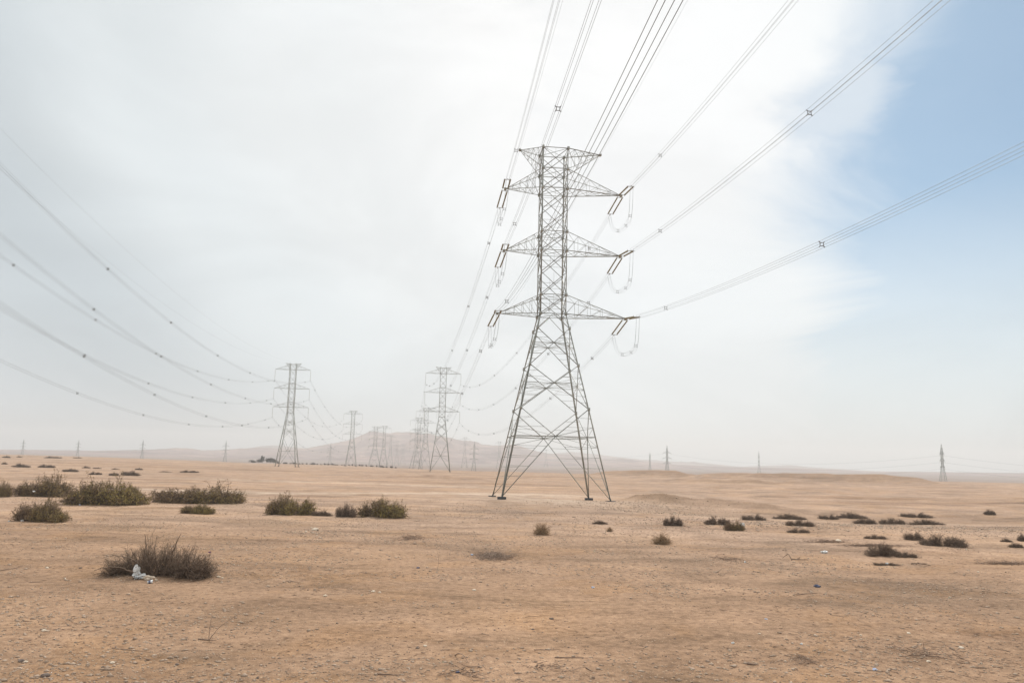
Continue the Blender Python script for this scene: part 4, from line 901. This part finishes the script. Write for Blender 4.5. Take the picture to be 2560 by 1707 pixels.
twig_mat((1130 * K1, 1277 * K1), 2.2, 3.0, 620, 'flat sprawling pile of dead twigs in the centre', 1, M_dry, .07); twig_mat((1150 * K1, 1282 * K1), 1.6, 2.0, 160, 'darker loose end of the central twig pile', 11)
twig_mat((945 * K1, 1236 * K1), 1.6, 2.6, 140, 'thin pile of twigs left of the centre behind the central pile', 2)
twig_mat(z5(1000, 150), 2.6, 1.0, 260, 'dark twigs strewn round the pale rock at the right', 3)
twig_mat(z5(1300, 178), 4.5, .8, 380, 'dark trail of twigs leading to the tangled bush', 4)
twig_mat(z5(880, 960), 1.1, 1.2, 34, 'small twig pile at the bottom right of centre', 5, None, .03)
twig_mat(z5(330, 275), 2.2, 2.6, 90, 'scattered dark twigs right of the centre', 6)
twig_mat(z5(1720, 925), 2.4, 2.0, 48, 'scattered twigs near the bottom right', 7)
twig_mat(z4(830, 1050), 1.2, .8, 30, 'dark twigs at the bottom centre', 8, None, .02)
twig_mat(z4(1390, 1000), 1.2, 1.2, 30, 'crumbled twigs and chips at the bottom centre right', 9, None, .02)
twig_mat(z5(2250, 300), 4.0, .8, 260, 'trail of dark twigs at the right edge', 10)

# ------------------------------------------------------------------ litter
def crumple(name, p, sx, sy, sz, mat, label, seed, cat='litter', lift=0., rot=0., d_off=0.):
    import bmesh
    A = gp(*p); bm = bmesh.new(); bmesh.ops.create_icosphere(bm, subdivisions=4, radius=1); g = np.random.default_rng(seed); o = g.uniform(-9, 9, 4)
    for v in bm.verts:
        c = v.co; n_ = float(vn(c.x * 2.1 + o[0], c.y * 2.1 + c.z * 1.7 + o[1], 3)); n2_ = abs(float(vn(c.x * 4.5 + o[2], c.z * 4.5 - c.y * 3 + o[3], 4)))
        q = 1 + .8 * n_ - .9 * n2_; v.co = Vector((c.x * q * sx, c.y * q * sy, c.z * q * sz))
    me = bpy.data.meshes.new(name); bm.to_mesh(me); bm.free(); me.materials.append(mat)
    z = gz(A[0], A[1] + d_off); ob = add(name, me); ob.location = (A[0], A[1] + d_off, z + sz * .7 + lift); ob.rotation_euler = (0, 0, rot); tag(ob, label, cat); return ob
bagp = z3(950, 400)
bag = crumple('plastic_bag', bagp, .28, .16, .15, M_white, 'crumpled white plastic bag with black scrawl at the foot of the large bush', 3, 'bag', .0)
bm_ = MB()                                           # upper knotted flap of the bag
import bmesh
bmm = bmesh.new(); bmesh.ops.create_icosphere(bmm, subdivisions=3, radius=1)
for v in bmm.verts:
    c = v.co; q = 1 + .7 * float(vn(c.x * 2.4 + 3, c.y * 2 + c.z * 2, 8)); v.co = Vector((c.x * q * .15 - .13, c.y * q * .10, c.z * q * .22 + .24))
me = bpy.data.meshes.new('bag_flap'); bmm.to_mesh(me); bmm.free(); me.materials.append(M_white); add('bag_flap', me, bag)
ink = MB(); yy = -.20
for pts in ([(-.20, .02), (-.15, -.12), (-.11, .0), (-.07, -.12), (-.02, .03)], [(.0, .0), (.04, -.12), (.07, -.02), (.11, -.11)], [(.16, .06), (.16, -.16)]):
    for a, b in zip(pts[:-1], pts[1:]): ink.bar((a[0], yy, a[1]), (b[0], yy, b[1]), .016, .006)
ink.obj('scrawl', M_ink, bag)
crumple('paper_scrap', z3(1012, 408), .26, .10, .11, M_rock, 'yellowish crumpled packaging beside the white bag', 5)
crumple('paper_scrap', z3(1068, 412), .07, .05, .05, M_rock, 'small yellow-white scrap right of the packaging', 6)
# fallen cup
A = gp(*z3(1024, 432)); cup = empty('paper_cup', (A[0], A[1], A[2] + .055), .5); tag(cup, 'small white paper cup lying in front of the large bush', 'cup')
mb = MB(); mb.tube([(-.10, 0, 0), (-.099, 0, 0), (.0, 0, .01), (.10, 0, .03), (.10, 0, .03), (.09, 0, .03), (-.08, 0, 0)], [.001, .048, .058, .072, .066, .064, .04], 16); mb.obj('cup_wall', M_white, cup, True)
mb = MB(); mb.tube([(-.06, 0, .003), (.02, 0, .013)], [.056, .064], 16); mb.obj('printed_band', M_blue, cup, True)
crumple('plastic_scrap', z3(1435, 222), .07, .05, .045, M_purple, 'tiny purple and white scrap right of the large bush', 8)
crumple('plastic_scrap', z5(988, 225), .26, .14, .09, M_white, 'white rag on the sand left of the tangled bush', 9)
crumple('cloth_scrap', z5(938, 458), .14, .10, .08, M_blue, 'crumpled dark blue cloth right of the centre', 10)
crumple('plastic_scrap', z5(1335, 1025), .075, .05, .035, M_paleblue, 'pale blue and white scrap at the bottom right', 11)
crumple('plastic_scrap', z5(590, 678), .055, .03, .025, M_paleblue, 'small pale blue scrap in the right foreground', 12)
crumple('plastic_scrap', z1(783, 533), .22, .09, .18, M_white, 'yellow-white square scrap caught in the green-brown shrub', 13, lift=.22, d_off=-.5)
crumple('plastic_scrap', z5(1413, 305), .10, .08, .08, M_white, 'white scrap on the flat twig mat', 14)
crumple('plastic_scrap', z4(875, 242), .08, .06, .06, M_paleblue, 'whitish scrap at the left end of the central twig pile', 15)
crumple('plastic_scrap', z4(1703, 463), .07, .05, .045, M_paleblue, 'pale grey scrap in the middle ground right of centre', 16)
crumple('plastic_scrap', z5(445, 290), .09, .06, .05, M_white, 'small white scrap right of the centre, middle ground', 17)
crumple('cloth_scrap', z4(505, 328), .09, .05, .04, M_blue, 'tiny blue scrap left of the single upright twig', 18)
crumple('cloth_scrap', z4(775, 1042), .06, .04, .03, M_blue, 'tiny dark blue scrap at the bottom centre', 19)
crumple('plastic_scrap', z5(830, 848), .05, .035, .03, M_white, 'tiny white scrap in the lower right foreground', 20)
crumple('plastic_scrap', z5(362, 843), .05, .035, .03, M_white, 'tiny white scrap at the bottom, right of centre', 21)
kk = .2976
for (X, Y, s, lab, sd) in ((765, 608, .13, 'white litter at the foot of the biggest left shrub, left piece', 31), (797, 606, .10, 'bluish-white litter at the foot of the biggest left shrub, right piece', 32), (683, 612, .11, 'greenish litter at the foot of the biggest left shrub', 33),
        (205, 747, .12, 'white litter under the shrub near the left edge, right piece', 34), (95, 748, .08, 'white litter under the shrub near the left edge, left piece', 35), (290, 490, .14, 'pale scrap caught in the large shrub at the left', 36), (1032, 610, .07, 'tiny white litter at the right foot of the biggest left shrub', 37)):
    crumple('litter_scrap', (X * kk, 1080 + Y * kk + (18 if sd == 36 else 0)), s, s * .6, s * .6, M_paleblue if sd in (32, 33) else M_white, lab, sd, lift=.7 if sd == 36 else 0, d_off=-.3)

# ------------------------------------------------------------------ haze
HZ = 6700; hz = MB(); hz.box((0, 0, 90), 2 * HZ, 2 * HZ, 204)
hm = bpy.data.materials.new('haze'); hm.use_nodes = True; t = hm.node_tree; t.nodes.clear(); ho = N(t, 'ShaderNodeOutputMaterial'); pv = N(t, 'ShaderNodeVolumePrincipled')
pv.inputs['Color'].default_value = (1, .965, .935, 1); pv.inputs['Density'].default_value = .00029; pv.inputs['Anisotropy'].default_value = .35; t.links.new(pv.outputs[0], ho.inputs['Volume'])
tag(hz.obj('haze', hm), 'pale dusty haze over the whole plain', 'haze', kind='stuff')
